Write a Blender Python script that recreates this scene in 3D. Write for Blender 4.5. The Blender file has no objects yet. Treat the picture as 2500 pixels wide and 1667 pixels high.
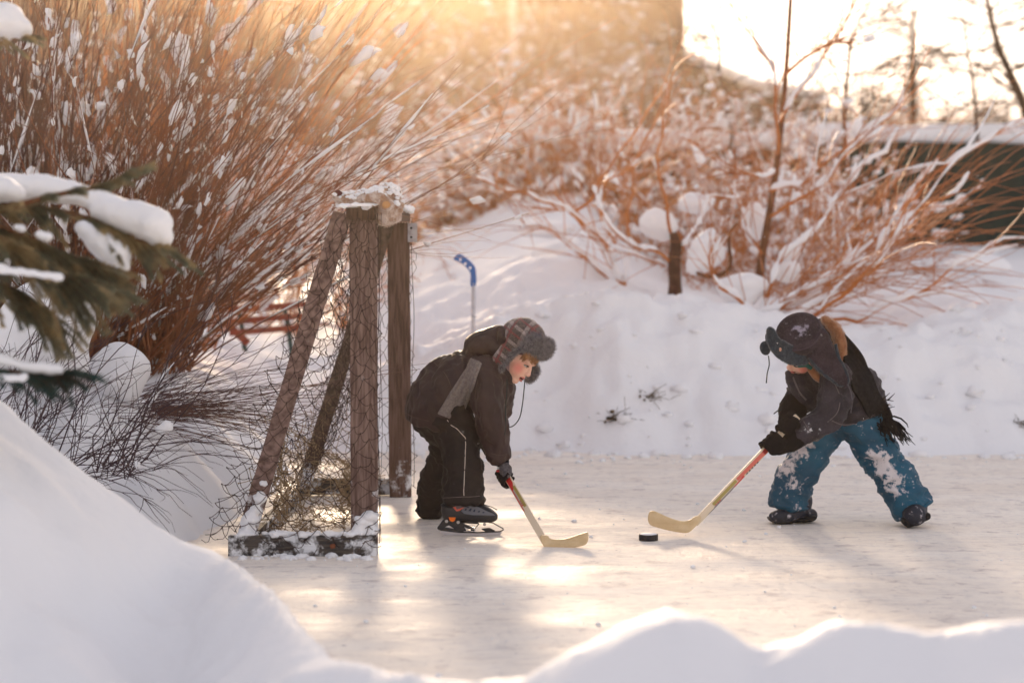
import bpy, bmesh, math, random
import numpy as np
from mathutils import Vector, Matrix, noise
from mathutils.bvhtree import BVHTree
random.seed(7); rng = np.random.default_rng(7)
R = math.radians
sc = bpy.context.scene
COL = sc.collection

# ------------------------------------------------------------ camera
FPX = 85 / 36 * 2500            # focal length in pixels of the 2500 px wide photograph
CAMH = 1.405
PITCH = math.atan((833.5 - 512) / FPX)
cam = bpy.data.cameras.new('camera'); cam.lens = 85; cam.sensor_width = 36
cam.clip_start = 0.1; cam.clip_end = 2000
cam.dof.use_dof = True; cam.dof.focus_distance = 10.35; cam.dof.aperture_fstop = 2.0
camo = bpy.data.objects.new('camera', cam); COL.objects.link(camo)
camo.location = (0, 0, CAMH); camo.rotation_euler = (math.pi / 2 - PITCH, 0, 0)
sc.camera = camo

# ------------------------------------------------------------ light
SUN_EL, SUN_AZ = 10.5, -3.8      # degrees; azimuth measured from +Y towards +X
w = bpy.data.worlds.new('World'); sc.world = w; w.use_nodes = True
nt = w.node_tree
sky = nt.nodes.new('ShaderNodeTexSky'); sky.sky_type = 'NISHITA'; sky.sun_disc = False
sky.sun_elevation = R(SUN_EL); sky.sun_rotation = R(SUN_AZ)
sky.air_density = 1.0; sky.dust_density = .5; sky.ozone_density = 1.0
bg = nt.nodes['Background']; bg.inputs['Strength'].default_value = 0.13
tint = nt.nodes.new('ShaderNodeMix'); tint.data_type = 'RGBA'; tint.blend_type = 'MULTIPLY'; tint.inputs['Factor'].default_value = 1
tint.inputs['B'].default_value = (1.0, .872, .845, 1)      # white balance of the photograph
hs = nt.nodes.new('ShaderNodeHueSaturation'); hs.inputs['Saturation'].default_value = .6; nt.links.new(sky.outputs[0], hs.inputs['Color'])
gm = nt.nodes.new('ShaderNodeGamma'); gm.inputs['Gamma'].default_value = .54      # compresses the sky's brightness range, dimming it near the sun
nt.links.new(hs.outputs[0], gm.inputs[0]); nt.links.new(gm.outputs[0], tint.inputs['A']); nt.links.new(tint.outputs['Result'], bg.inputs[0])
sl = bpy.data.lights.new('sun', 'SUN'); sl.energy = 2.0; sl.angle = R(8); sl.color = (1.0, 0.76, 0.52)
so = bpy.data.objects.new('sun', sl); COL.objects.link(so)
so.rotation_euler = (R(90 - SUN_EL), 0, R(180 - SUN_AZ))
so.location = (-3, 30, 20)
sc.view_settings.view_transform = 'Standard'; sc.view_settings.look = 'None'
sc.view_settings.gamma = 1; sc.view_settings.use_curve_mapping = False
sc.view_settings.exposure = 2.1
cy = sc.cycles
cy.use_denoising = True
cy.max_bounces = 8; cy.diffuse_bounces = 4; cy.glossy_bounces = 3; cy.transmission_bounces = 3
cy.volume_bounces = 1; cy.transparent_max_bounces = 4
cy.volume_step_rate = 4; cy.sample_clamp_indirect = 6

# ------------------------------------------------------------ helpers
CP, SP = math.cos(PITCH), math.sin(PITCH)
def at(px, py, Y):
    """world point seen at photo pixel (px, py) at distance Y in front of the camera"""
    a = (px - 1250) / FPX; b = (833.5 - py) / FPX
    d = Vector((a, CP + SP * b, -SP + CP * b))
    d *= Y / d.y
    return Vector((d.x, d.y, CAMH + d.z))
def tag(o, label=None, cat=None, group=None, kind=None):
    if label: o['label'] = label
    if cat: o['category'] = cat
    if group: o['group'] = group
    if kind: o['kind'] = kind
    return o
def empty(name, loc, label, cat, group=None):
    o = bpy.data.objects.new(name, None); COL.objects.link(o); o.location = loc
    o.empty_display_size = 0.1
    return tag(o, label, cat, group)
def link(name, me, mats, parent=None, smooth=True):
    if not isinstance(mats, (list, tuple)): mats = [mats]
    if len(me.materials) == 0:
        for m in mats: me.materials.append(m)
    if smooth:
        me.polygons.foreach_set('use_smooth', [True] * len(me.polygons))
    me.name = name
    if name in ('snow', 'stems', 'needles', 'fur', 'wool_fuzz', 'pile', 'fleece', 'branches'): kind_ = 'stuff'
    else: kind_ = None
    o = bpy.data.objects.new(name, me); COL.objects.link(o)
    if kind_ and parent: o['kind'] = kind_
    if parent:
        o.parent = parent
        M = Matrix.LocRotScale(parent.location, parent.rotation_euler, parent.scale)
        p = parent
        while p.parent: p = p.parent
        # parts are built in world coordinates: move them into the root's space
        o.matrix_parent_inverse = Matrix.Translation(-p.location) if p is parent else Matrix.Identity(4)
    return o
def pyd(verts, faces):
    me = bpy.data.meshes.new('m'); me.from_pydata([tuple(v) for v in verts], [], faces); me.update(); return me

class Geo:
    """collects shapes into one mesh"""
    def __init__(s): s.v = []; s.f = []; s.mi = []
    def add(s, vs, fs, mi=0):
        b = len(s.v); s.v += [tuple(v) for v in vs]; s.f += [tuple(i + b for i in f) for f in fs]; s.mi += [mi] * len(fs)
    def tube(s, pts, rad, n=4, mi=0, cap=False):
        pts = [Vector(p) for p in pts]; vs = []; fs = []
        if not hasattr(rad, '__len__'): rad = [rad] * len(pts)
        a = None
        for i, p in enumerate(pts):
            t = (pts[min(i + 1, len(pts) - 1)] - pts[max(i - 1, 0)])
            if t.length < 1e-9: t = Vector((0, 0, 1))
            t.normalize()
            if a is None: a = t.orthogonal().normalized()
            a = (a - t * a.dot(t))
            if a.length < 1e-6: a = t.orthogonal()
            a.normalize(); b = t.cross(a)
            for k in range(n):
                c = 2 * math.pi * k / n
                vs.append(p + (a * math.cos(c) + b * math.sin(c)) * rad[i])
        for i in range(len(pts) - 1):
            for k in range(n):
                k2 = (k + 1) % n
                fs.append((i * n + k, i * n + k2, (i + 1) * n + k2, (i + 1) * n + k))
        if cap:
            fs.append(tuple(range(n))[::-1]); fs.append(tuple((len(pts) - 1) * n + k for k in range(n)))
        s.add(vs, fs, mi)
    def box(s, c, ax, ay, az, mi=0):
        """c centre, ax ay az half-extent vectors"""
        c = Vector(c); ax = Vector(ax); ay = Vector(ay); az = Vector(az)
        vs = [c + ax * i + ay * j + az * k for i in (-1, 1) for j in (-1, 1) for k in (-1, 1)]
        fs = [(0, 1, 3, 2), (4, 6, 7, 5), (0, 4, 5, 1), (2, 3, 7, 6), (0, 2, 6, 4), (1, 5, 7, 3)]
        s.add(vs, fs, mi)
    def beam(s, p, q, wx, wy, ydir=(0, 1, 0), mi=0):
        p = Vector(p); q = Vector(q); t = (q - p); L = t.length; t.normalize()
        y = Vector(ydir); y = (y - t * y.dot(t)).normalized(); x = t.cross(y)
        s.box((p + q) / 2, x * wx / 2, y * wy / 2, t * L / 2, mi)
    def ell(s, c, ax, ay, az, nu=14, nv=9, mi=0, nz=0, sc_=3, seed=0):
        c = Vector(c); ax = Vector(ax); ay = Vector(ay); az = Vector(az); vs = []; fs = []
        for j in range(nv + 1):
            th = math.pi * j / nv
            for i in range(nu):
                ph = 2 * math.pi * i / nu
                d = Vector((math.sin(th) * math.cos(ph), math.sin(th) * math.sin(ph), math.cos(th)))
                k = 1 + (nz * noise.noise(d * sc_ + Vector((seed, seed * .7, 1))) if nz else 0)
                vs.append(c + (ax * d.x + ay * d.y + az * d.z) * k)
        for j in range(nv):
            for i in range(nu):
                i2 = (i + 1) % nu
                fs.append((j * nu + i, (j + 1) * nu + i, (j + 1) * nu + i2, j * nu + i2))
        s.add(vs, fs, mi)
    def mesh(s):
        me = bpy.data.meshes.new('m'); me.from_pydata(s.v, [], s.f); 
        if any(s.mi): me.polygons.foreach_set('material_index', s.mi)
        me.update(); return me
    def link(s, name, mats, parent=None, smooth=True):
        return link(name, s.mesh(), mats, parent, smooth)

def modmesh(me, mods):
    """apply modifiers (type, {props}) to a mesh and return the new mesh"""
    o = bpy.data.objects.new('tmp', me); COL.objects.link(o)
    for i, (t, pr) in enumerate(mods):
        m = o.modifiers.new('m%d' % i, t)
        for k, v in pr.items(): setattr(m, k, v)
    dg = bpy.context.evaluated_depsgraph_get(); dg.update()
    out = bpy.data.meshes.new_from_object(o.evaluated_get(dg))
    bpy.data.objects.remove(o); return out
def bev(me, wd=.004): return modmesh(me, [('BEVEL', dict(width=wd, segments=2, limit_method='ANGLE'))])
def remesh(me, vox, it=4, fac=.5):
    return modmesh(me, [('REMESH', dict(mode='VOXEL', voxel_size=vox)), ('SMOOTH', dict(iterations=it, factor=fac))])
def ruffle(me, amp, scale, seed=0, stretch=(1, 1, 1), ridged=False):
    """push a mesh's vertices along their normals with noise: folds and creases"""
    me.update()
    S = Vector(stretch)
    co = [(v, v.co.copy(), v.normal.copy()) for v in me.vertices]
    for v, c, n in co:
        q = Vector((c.x * S.x, c.y * S.y, c.z * S.z)) * scale + Vector((seed, seed * 1.7, -seed))
        k = noise.noise(q) + .5 * noise.noise(q * 2.1)
        if ridged: k = .5 - abs(k) * 1.6
        v.co = c + n * (amp * k)
    me.update(); return me

def limb(g, pts, D, dep=1.0, n=16, flat0=False, flat1=False):
    """swept ellipse limb. pts: (px, py, dY, r_px[, depth ratio])"""
    P = []; rr = []; dr = []
    for p in pts:
        Y = D + p[2]; P.append(at(p[0], p[1], Y)); rr.append(p[3] * Y / FPX); dr.append(p[4] if len(p) > 4 else dep)
    # resample smoothly
    m = len(P); Q = []; 
    for i in range(m - 1):
        p0 = P[max(i - 1, 0)]; p1 = P[i]; p2 = P[i + 1]; p3 = P[min(i + 2, m - 1)]
        for k in range(4):
            t = k / 4
            c = .5 * ((2 * p1) + (-p0 + p2) * t + (2 * p0 - 5 * p1 + 4 * p2 - p3) * t * t + (-p0 + 3 * p1 - 3 * p2 + p3) * t ** 3)
            s_ = t * t * (3 - 2 * t)
            Q.append((c, rr[i] * (1 - s_) + rr[i + 1] * s_, dr[i] * (1 - s_) + dr[i + 1] * s_))
    Q.append((P[-1], rr[-1], dr[-1]))
    rings = []
    def T(i): return (Q[min(i + 1, len(Q) - 1)][0] - Q[max(i - 1, 0)][0]).normalized()
    if not flat0:
        t = T(0)
        for a in (.97, .8, .45): rings.append((Q[0][0] - t * Q[0][1] * a, Q[0][1] * math.sqrt(1 - a * a), Q[0][2], t))
    for i, (c, r, d) in enumerate(Q): rings.append((c, r, d, T(i)))
    if not flat1:
        t = T(len(Q) - 1)
        for a in (.45, .8, .97): rings.append((Q[-1][0] + t * Q[-1][1] * a, Q[-1][1] * math.sqrt(1 - a * a), Q[-1][2], t))
    vs = []; fs = []
    for c, r, d, t in rings:
        y = Vector((0, 1, 0)); y = y - t * y.dot(t)
        if y.length < .15: y = Vector((1, 0, 0)) - t * t.x
        y.normalize(); x = t.cross(y)
        for k in range(n):
            a = 2 * math.pi * k / n
            vs.append(c + x * r * math.cos(a) + y * r * d * math.sin(a))
    for i in range(len(rings) - 1):
        for k in range(n):
            k2 = (k + 1) % n; fs.append((i * n + k, i * n + k2, (i + 1) * n + k2, (i + 1) * n + k))
    fs.append(tuple(range(n))[::-1]); fs.append(tuple((len(rings) - 1) * n + k for k in range(n)))
    g.add(vs, fs)

def extrude_px(polys, D, thick, bev=0.0, off=0.0, n=None):
    """polygons in photo pixels (first outline, then holes) -> a solid of real thickness (m) at distance D (number or f(px,py));
    off pushes it away from the camera"""
    Df = D if callable(D) else (lambda x, y: D)
    x0, y0 = polys[0][0]; k = Df(x0, y0) / FPX
    cu = bpy.data.curves.new('c', 'CURVE'); cu.dimensions = '2D'; cu.fill_mode = 'BOTH'
    cu.extrude = max(thick / 2 / k - bev / k, 0.001); cu.bevel_depth = bev / k; cu.bevel_resolution = 2 if bev else 0
    cu.offset = -bev / k
    for pl in polys:
        s = cu.splines.new('POLY'); s.points.add(len(pl) - 1); s.use_cyclic_u = True
        for i, (x, y) in enumerate(pl): s.points[i].co = (x, -y, 0, 1)
    o = bpy.data.objects.new('tmp', cu); COL.objects.link(o)
    dg = bpy.context.evaluated_depsgraph_get(); dg.update()
    me = bpy.data.meshes.new_from_object(o.evaluated_get(dg))
    bpy.data.objects.remove(o)
    for v in me.vertices:
        x, y, z = v.co; Y = Df(x, -y)
        v.co = at(x, -y, Y) + Vector((0, z * k + off, 0))
    me.update(); me.materials.clear()
    return me
def smooth_poly(pl, n=4):
    out = []; m = len(pl)
    for i in range(m):
        p0, p1, p2, p3 = pl[i - 1], pl[i], pl[(i + 1) % m], pl[(i + 2) % m]
        for k in range(n):
            t = k / n
            out.append(tuple(.5 * (2 * p1[j] + (-p0[j] + p2[j]) * t + (2 * p0[j] - 5 * p1[j] + 4 * p2[j] - p3[j]) * t * t + (-p0[j] + 3 * p1[j] - 3 * p2[j] + p3[j]) * t ** 3) for j in (0, 1)))
    return out
def catmull(P, n=6):
    P = [Vector(p) for p in P]; out = []; m = len(P)
    for i in range(m - 1):
        p0 = P[max(i - 1, 0)]; p1 = P[i]; p2 = P[i + 1]; p3 = P[min(i + 2, m - 1)]
        for k in range(n):
            t = k / n
            out.append(.5 * ((2 * p1) + (-p0 + p2) * t + (2 * p0 - 5 * p1 + 4 * p2 - p3) * t * t + (-p0 + 3 * p1 - 3 * p2 + p3) * t ** 3))
    out.append(P[-1]); return out
def bvh(*meshes):
    v = []; f = []
    for me in meshes:
        b = len(v); v += [x.co.copy() for x in me.vertices]; f += [tuple(i + b for i in p.vertices) for p in me.polygons]
    return BVHTree.FromPolygons(v, f)
def proj(tree, px, py, lift=0.002, fallback=None):
    o = Vector((0, 0, CAMH)); d = (at(px, py, 10) - o).normalized()
    h = tree.ray_cast(o, d)
    if h[0] is None: return (at(px, py, fallback or 10.4), -d)
    n = h[1] if h[1].dot(d) < 0 else -h[1]
    return (h[0] + n * lift, n)

# ------------------------------------------------------------ materials
def mat(name, col, rough=.7, spec=.3, col2=None, nscale=8, ndetail=5, fac=(.4, .6), stretch=(1, 1, 1), bump=0, bscale=40, bdist=.01,
        sheen=0, sss=0, metal=0, obj=True, snow=None, snowcol=(.8, .82, .86), snowscale=60, snowmask=None, trans=0, col3=None, bstretch=None):
    m = bpy.data.materials.new(name); m.use_nodes = True; t = m.node_tree; p = t.nodes['Principled BSDF']
    N = t.nodes.new; L = t.links.new
    p.inputs['Roughness'].default_value = rough; p.inputs['Specular IOR Level'].default_value = spec
    p.inputs['Metallic'].default_value = metal
    p.inputs['Base Color'].default_value = (*col, 1)
    if sheen: p.inputs['Sheen Weight'].default_value = sheen; p.inputs['Sheen Roughness'].default_value = .5
    if sss: p.inputs['Subsurface Weight'].default_value = sss; p.inputs['Subsurface Radius'].default_value = (.02, .012, .008); p.inputs['Subsurface Scale'].default_value = .5
    geo = N('ShaderNodeNewGeometry')
    mp = N('ShaderNodeMapping'); mp.inputs['Scale'].default_value = stretch
    L(geo.outputs['Position'], mp.inputs[0])
    last = None
    if col2:
        n = N('ShaderNodeTexNoise'); n.inputs['Scale'].default_value = nscale; n.inputs['Detail'].default_value = ndetail
        L(mp.outputs[0], n.inputs['Vector'])
        r = N('ShaderNodeValToRGB'); r.color_ramp.elements[0].position = fac[0]; r.color_ramp.elements[1].position = fac[1]
        r.color_ramp.elements[0].color = (*col, 1); r.color_ramp.elements[1].color = (*col2, 1)
        if col3:
            e = r.color_ramp.elements.new((fac[0] + fac[1]) / 2); e.color = (*col3, 1)
        L(n.outputs['Fac'], r.inputs[0]); last = r.outputs[0]
    if snow is not None:
        n = N('ShaderNodeTexNoise'); n.inputs['Scale'].default_value = snowscale; n.inputs['Detail'].default_value = 6; n.inputs['Roughness'].default_value = .65
        L(geo.outputs['Position'], n.inputs['Vector'])
        val = n.outputs['Fac']
        for c, rad, gain in (snowmask or []):
            sb = N('ShaderNodeVectorMath'); sb.operation = 'DISTANCE'; sb.inputs[1].default_value = tuple(c); L(geo.outputs['Position'], sb.inputs[0])
            mr = N('ShaderNodeMapRange'); mr.inputs['From Min'].default_value = 0; mr.inputs['From Max'].default_value = rad
            mr.inputs['To Min'].default_value = gain; mr.inputs['To Max'].default_value = 0; L(sb.outputs['Value'], mr.inputs['Value'])
            ad = N('ShaderNodeMath'); ad.operation = 'ADD'; L(val, ad.inputs[0]); L(mr.outputs[0], ad.inputs[1]); val = ad.outputs[0]
        r = N('ShaderNodeMapRange'); r.inputs['From Min'].default_value = snow; r.inputs['From Max'].default_value = snow + .11; L(val, r.inputs['Value'])
        mx = N('ShaderNodeMix'); mx.data_type = 'RGBA'; L(r.outputs[0], mx.inputs['Factor'])
        if last: L(last, mx.inputs['A'])
        else: mx.inputs['A'].default_value = (*col, 1)
        mx.inputs['B'].default_value = (*snowcol, 1); last = mx.outputs['Result']
    if last: L(last, p.inputs['Base Color'])
    if bump:
        n = N('ShaderNodeTexNoise'); n.inputs['Scale'].default_value = bscale; n.inputs['Detail'].default_value = 6
        if bstretch:
            mp2 = N('ShaderNodeMapping'); mp2.inputs['Scale'].default_value = bstretch; L(geo.outputs['Position'], mp2.inputs[0]); L(mp2.outputs[0], n.inputs['Vector'])
        else: L(mp.outputs[0], n.inputs['Vector'])
        b = N('ShaderNodeBump'); b.inputs['Strength'].default_value = bump; b.inputs['Distance'].default_value = bdist
        L(n.outputs['Fac'], b.inputs['Height']); L(b.outputs[0], p.inputs['Normal'])
    return m
SNOW = mat('snow', (.86, .865, .89), .65, .25, bump=.5, bscale=25, bdist=.012)
SNOWC = mat('snow_clump', (.86, .865, .89), .7, .2, bump=.4, bscale=60, bdist=.006)

def fuzz(name, me, count, length, r, m, parent, face=None, droop=0, seed=0, lay=None):
    rn = random.Random(seed); g = Geo(); polys = [p for p in me.polygons if (face is None or face(p))]
    if not polys: return None
    ws = [p.area for p in polys]
    for p in rn.choices(polys, ws, k=count):
        a, b = me.vertices[p.vertices[0]].co, me.vertices[p.vertices[rn.randrange(1, len(p.vertices))]].co
        c = p.center.lerp(a.lerp(b, rn.random()), rn.random())
        d = (p.normal + Vector((rn.gauss(0, .45), rn.gauss(0, .45), rn.gauss(0, .45) - droop)) + (lay or Vector((0, 0, 0)))).normalized()
        q = Vector((rn.gauss(0, 1), rn.gauss(0, 1), rn.gauss(0, 1))); q = (q - d * q.dot(d)).normalized()
        L_ = length * rn.uniform(.5, 1.2); e = c + d * L_ * .6 + q * L_ * .1; f = c + d * L_ + q * L_ * .35
        s = d.cross(q) * r
        g.add([c - d * r * 2 - s, c - d * r * 2 + s, e + s * .8, e - s * .8, f], [(0, 1, 2, 3), (3, 2, 4)])
    return g.link(name, m, parent, False)
# ------------------------------------------------------------ snow ground (one height field) and ice
def vnoise(x, y, seed=0):
    xi = np.floor(x).astype(np.int64); yi = np.floor(y).astype(np.int64); fx = x - xi; fy = y - yi
    fx = fx * fx * fx * (fx * (fx * 6 - 15) + 10); fy = fy * fy * fy * (fy * (fy * 6 - 15) + 10)
    def h(i, j):
        n = (i * 374761393 + j * 668265263 + seed * 974634777) & 0x7fffffff
        n = ((n ^ (n >> 13)) * 1274126177) & 0x7fffffff
        return ((n ^ (n >> 16)) & 0xffff) / 65535.0
    a = h(xi, yi); b = h(xi + 1, yi); c = h(xi, yi + 1); d = h(xi + 1, yi + 1)
    return (a * (1 - fx) + b * fx) * (1 - fy) + (c * (1 - fx) + d * fx) * fy
def fbm(x, y, sc_, oct=4, seed=0):
    s = 0; a = 1; t = 0
    for k in range(oct):
        s = s + a * (vnoise(x * sc_ + 17.3 * k, y * sc_ - 9.1 * k, seed + k) - .5); t += a; a *= .5; sc_ *= 2.03
    return s / t
def sm(a, b, x):
    t = np.clip((x - a) / (b - a), 0, 1); return t * t * (3 - 2 * t)
def P3(px, py, D): v = at(px, py, D); return (v.x, v.y, v.z)
FR = [P3(*p) for p in [(-700, 760, 8.6), (-300, 880, 8.3), (0, 973, 7.8), (90, 1055, 7.7), (191, 1127, 7.7), (276, 1190, 7.7), (361, 1262, 7.7), (446, 1318, 7.8), (531, 1345, 7.8),
      (600, 1386, 7.4), (680, 1446, 6.8), (744, 1530, 6.3), (808, 1594, 6.0), (914, 1616, 5.8), (1020, 1642, 5.6), (1150, 1652, 5.5), (1274, 1640, 5.4),
      (1389, 1578, 5.3), (1500, 1515, 5.3), (1634, 1465, 5.3), (1740, 1500, 5.3), (1848, 1568, 5.3), (1950, 1540, 5.3), (2047, 1495, 5.3), (2160, 1520, 5.25), (2269, 1536, 5.2), (2445, 1503, 5.1), (2700, 1500, 5.0), (3300, 1480, 5.0)]]
FX, FY, FZ = (np.array([p[i] for p in FR]) for i in range(3)); FZ = FZ + .022
CR = [(-1.6, .22), (-1.2, .28), (-.8, .45), (-.38, .60), (0, .76), (.13, .81), (.63, .88), (1.14, .82), (1.65, .72), (2.16, .68), (2.67, .74), (3.05, .80), (3.6, .76), (8, .8)]
def height(X, Y):
    # foreground bank
    yr = np.interp(X, FX, FY); zr = np.interp(X, FX, FZ)
    dn = yr - Y; front = zr - (.16 + .14 * sm(-.5, .2, X)) * np.clip(dn, 0, 9) + .32 * fbm(X, Y, 1.1, 3, 5) * sm(.1, 1.0, dn) + .11 * fbm(X * 1.6 + Y, Y - X, 2.6, 3, 6) * sm(.05, .5, dn)
    back = zr * (1 - sm(0, 1, (Y - yr) / (.35 + .9 * zr)))
    zf = np.where(Y < yr, front, back * 1.0) + .02 * fbm(X, Y, 6, 3, 9) * sm(0, .15, np.where(Y < yr, front, back))
    # rear bank
    wob = .7 * fbm(X, Y * 0 + 3.3, 1.3, 4, 2)
    dR = Y - (13.75 + wob + .12 * (X - 1) * 0)
    XL = -1.28 + .35 * fbm(Y, Y * 0, .8, 3, 11) + .03 * (Y - 10)
    XL = XL - 1.0 * sm(9.2, 8.2, Y)
    dL = XL - X
    H = np.interp(X, [c[0] for c in CR], [c[1] for c in CR])
    prof = lambda d: .05 * sm(-.1, .25, d) + .10 * sm(.05, .5, d) + .85 * sm(.12, 1.35, d)
    zR = H * prof(dR)
    dip = .10 * sm(1.3, 2.1, dR) - .10 * sm(2.2, 4, dR)
    zR = zR - dip * 1.0 + .034 * np.clip(Y - 16, 0, 9) + .088 * sm(1680, 1380, 1250 + X / Y * FPX) * sm(800, 980, 1250 + X / Y * FPX) * np.clip(Y - 15.5, 0, 6) + .012 * np.clip(Y - 25, 0, 40) + .10 * fbm(X, Y, .8, 4, 21) * sm(.4, 1.6, dR)
    HL = .44 + .22 * sm(.5, 1.6, dL) + .25 * sm(1.5, 3.5, dL)
    zL = HL * (.30 * sm(0, .18, dL) + .70 * sm(.1, .7, dL)) + .16 * fbm(X, Y, 1.7, 4, 31) * sm(.05, .5, dL) * sm(22, 16, Y)
    # rounded drifts at the foot of the bush
    for bx, by, r, h in [(-1.62, 11.1, .30, .16), (-1.5, 11.9, .34, .13), (-1.95, 10.9, .38, .16), (-1.85, 12.4, .5, .15), (-1.45, 12.9, .3, .06), (-2.5, 11.2, .5, .2), (-1.5, 10.3, .22, .1), (-1.4, 9.8, .2, .07)]:
        rr = np.sqrt((X - bx) ** 2 + ((Y - by) * .8) ** 2) / r
        zL = zL + h * sm(1.25, .25, rr)
    rdg = .5 - np.abs(fbm(X + .3 * Y, Y, 1.9, 4, 61)) * 2.2; zR = zR + .19 * sm(-1.3, -.4, X) * (rdg - .2) * sm(.25, 1.1, dR) * sm(20, 16, Y) + .085 * (.5 - np.abs(fbm(X, Y * 1.2, 4, 4, 62)) * 2.4) * sm(.1, .6, dR) * sm(19, 16, Y)
    zB = np.maximum(zR, 0); zL = np.where(dL > 0, zL, 0)
    k = 14.0
    zb = np.log(np.exp(k * np.clip(zB, 0, 4)) + np.exp(k * np.clip(zL, 0, 4)) - 1) / k
    z = np.maximum(np.maximum(zf, 0), zb)
    z = z + (.012 + .014 * sm(9, 8, Y)) * fbm(X, Y, 9, 5, 41) * sm(.02, .12, z) + .09 * fbm(X * .7, Y * 1.3, 2.6, 4, 42) * sm(.1, .5, z) * sm(7.5, 9, Y) + .05 * fbm(X + .5 * Y, Y, 5, 4, 43) * sm(.1, .4, z) * sm(9, 10, Y)
    z = z + 1.0 * sm(30, 50, Y) + (1.1 * sm(45, 75, Y) + .4 * sm(26, 42, Y) * sm(-2, -9, X))
    return z - .035
xs = np.concatenate([np.linspace(-90, -7, 60)[:-1], np.arange(-7, 7, .035), np.linspace(7, 90, 60)])
ys = np.concatenate([np.arange(.5, 16, .035), 16 + np.cumsum(np.geomspace(.04, 2.5, 110))])
GX, GY = np.meshgrid(xs, ys); GZ = height(GX, GY)
def ground_z(x, y): return float(height(np.array([x]), np.array([y]))[0])
def gridmesh(GX, GY, GZ):
    ny, nx = GX.shape; me = bpy.data.meshes.new('g'); co = np.stack([GX, GY, GZ], -1).reshape(-1, 3).astype(np.float32)
    i = np.arange(nx * ny).reshape(ny, nx); q = np.stack([i[:-1, :-1], i[:-1, 1:], i[1:, 1:], i[1:, :-1]], -1).reshape(-1, 4).astype(np.int32)
    me.vertices.add(len(co)); me.vertices.foreach_set('co', co.ravel())
    me.loops.add(q.size); me.loops.foreach_set('vertex_index', q.ravel())
    me.polygons.add(len(q)); me.polygons.foreach_set('loop_start', np.arange(0, q.size, 4, dtype=np.int32)); me.polygons.foreach_set('loop_total', np.full(len(q), 4, dtype=np.int32))
    me.update(calc_edges=True); return me
o = link('snow_ground', gridmesh(GX, GY, GZ), SNOW); tag(o, kind='structure')

# ice: grey cream skated surface with brushed scratches; low sun's warmth tinted into the base
def ice_mat():
    m = bpy.data.materials.new('ice'); m.use_nodes = True; t = m.node_tree; p = t.nodes['Principled BSDF']; N = t.nodes.new; L = t.links.new
    geo = N('ShaderNodeNewGeometry')
    def noi(sx, sy, scale, det, rough=.55, rot=0):
        mp = N('ShaderNodeMapping'); mp.inputs['Scale'].default_value = (sx, sy, 1); mp.inputs['Rotation'].default_value = (0, 0, rot); L(geo.outputs['Position'], mp.inputs[0])
        n = N('ShaderNodeTexNoise'); n.inputs['Scale'].default_value = scale; n.inputs['Detail'].default_value = det; n.inputs['Roughness'].default_value = rough
        L(mp.outputs[0], n.inputs['Vector']); return n.outputs['Fac']
    def ramp(f, a, b, ca, cb):
        r = N('ShaderNodeValToRGB'); r.color_ramp.elements[0].position = a; r.color_ramp.elements[1].position = b
        r.color_ramp.elements[0].color = (*ca, 1); r.color_ramp.elements[1].color = (*cb, 1); L(f, r.inputs[0]); return r.outputs[0]
    def mul(a, b, ty='MULTIPLY', f=1):
        x = N('ShaderNodeMix'); x.data_type = 'RGBA'; x.blend_type = ty; x.inputs['Factor'].default_value = f; L(a, x.inputs['A']); L(b, x.inputs['B']); return x.outputs['Result']
    big = noi(1, 1.6, 1.1, 5); str1 = noi(1.0, 2.6, 3.2, 8, .7, .12); str2 = noi(5, 1.2, 2.5, 8, .7, .5); fine = noi(1, 1.2, 16, 6, .65); spk = noi(1, 1, 34, 3, .5)
    c = ramp(big, .35, .65, (.90, .815, .72), (.97, .91, .83))
    c = mul(c, ramp(str1, .30, .52, (.86, .86, .88), (1, 1, 1)))
    c = mul(c, ramp(str2, .30, .44, (.84, .85, .88), (1, 1, 1)))
    c = mul(c, ramp(fine, .33, .5, (.86, .86, .89), (1, 1, 1)))
    mid = noi(1, .9, 8, 6, .62, -.06); c = mul(c, ramp(mid, .35, .43, (.78, .76, .78), (1, 1, 1))); lng = noi(1, 11, 1.6, 5, .6, .03); c = mul(c, ramp(lng, .33, .38, (.86, .85, .87), (1, 1, 1)))
    c = mul(c, ramp(spk, .27, .32, (.5, .48, .53), (1, 1, 1)))
    L(c, p.inputs['Base Color'])
    rr = N('ShaderNodeMapRange'); rr.inputs['From Min'].default_value = .38; rr.inputs['From Max'].default_value = .62; rr.inputs['To Min'].default_value = .5; rr.inputs['To Max'].default_value = .85
    L(big, rr.inputs['Value']); L(rr.outputs[0], p.inputs['Roughness'])
    p.inputs['Specular IOR Level'].default_value = .10; p.inputs['IOR'].default_value = 1.31
    ad = N('ShaderNodeMath'); ad.operation = 'ADD'; L(str1, ad.inputs[0]); L(fine, ad.inputs[1])
    ad2 = N('ShaderNodeMath'); ad2.operation = 'ADD'; L(ad.outputs[0], ad2.inputs[0]); L(str2, ad2.inputs[1])
    b = N('ShaderNodeBump'); b.inputs['Strength'].default_value = .6; b.inputs['Distance'].default_value = .012; L(ad2.outputs[0], b.inputs['Height']); L(b.outputs[0], p.inputs['Normal'])
    return m
ix = np.linspace(-3.5, 9, 140); iy = np.linspace(4, 15.2, 140); IX, IY = np.meshgrid(ix, iy)
o = link('ice', gridmesh(IX, IY, IX * 0), ice_mat()); tag(o, kind='structure')

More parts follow.
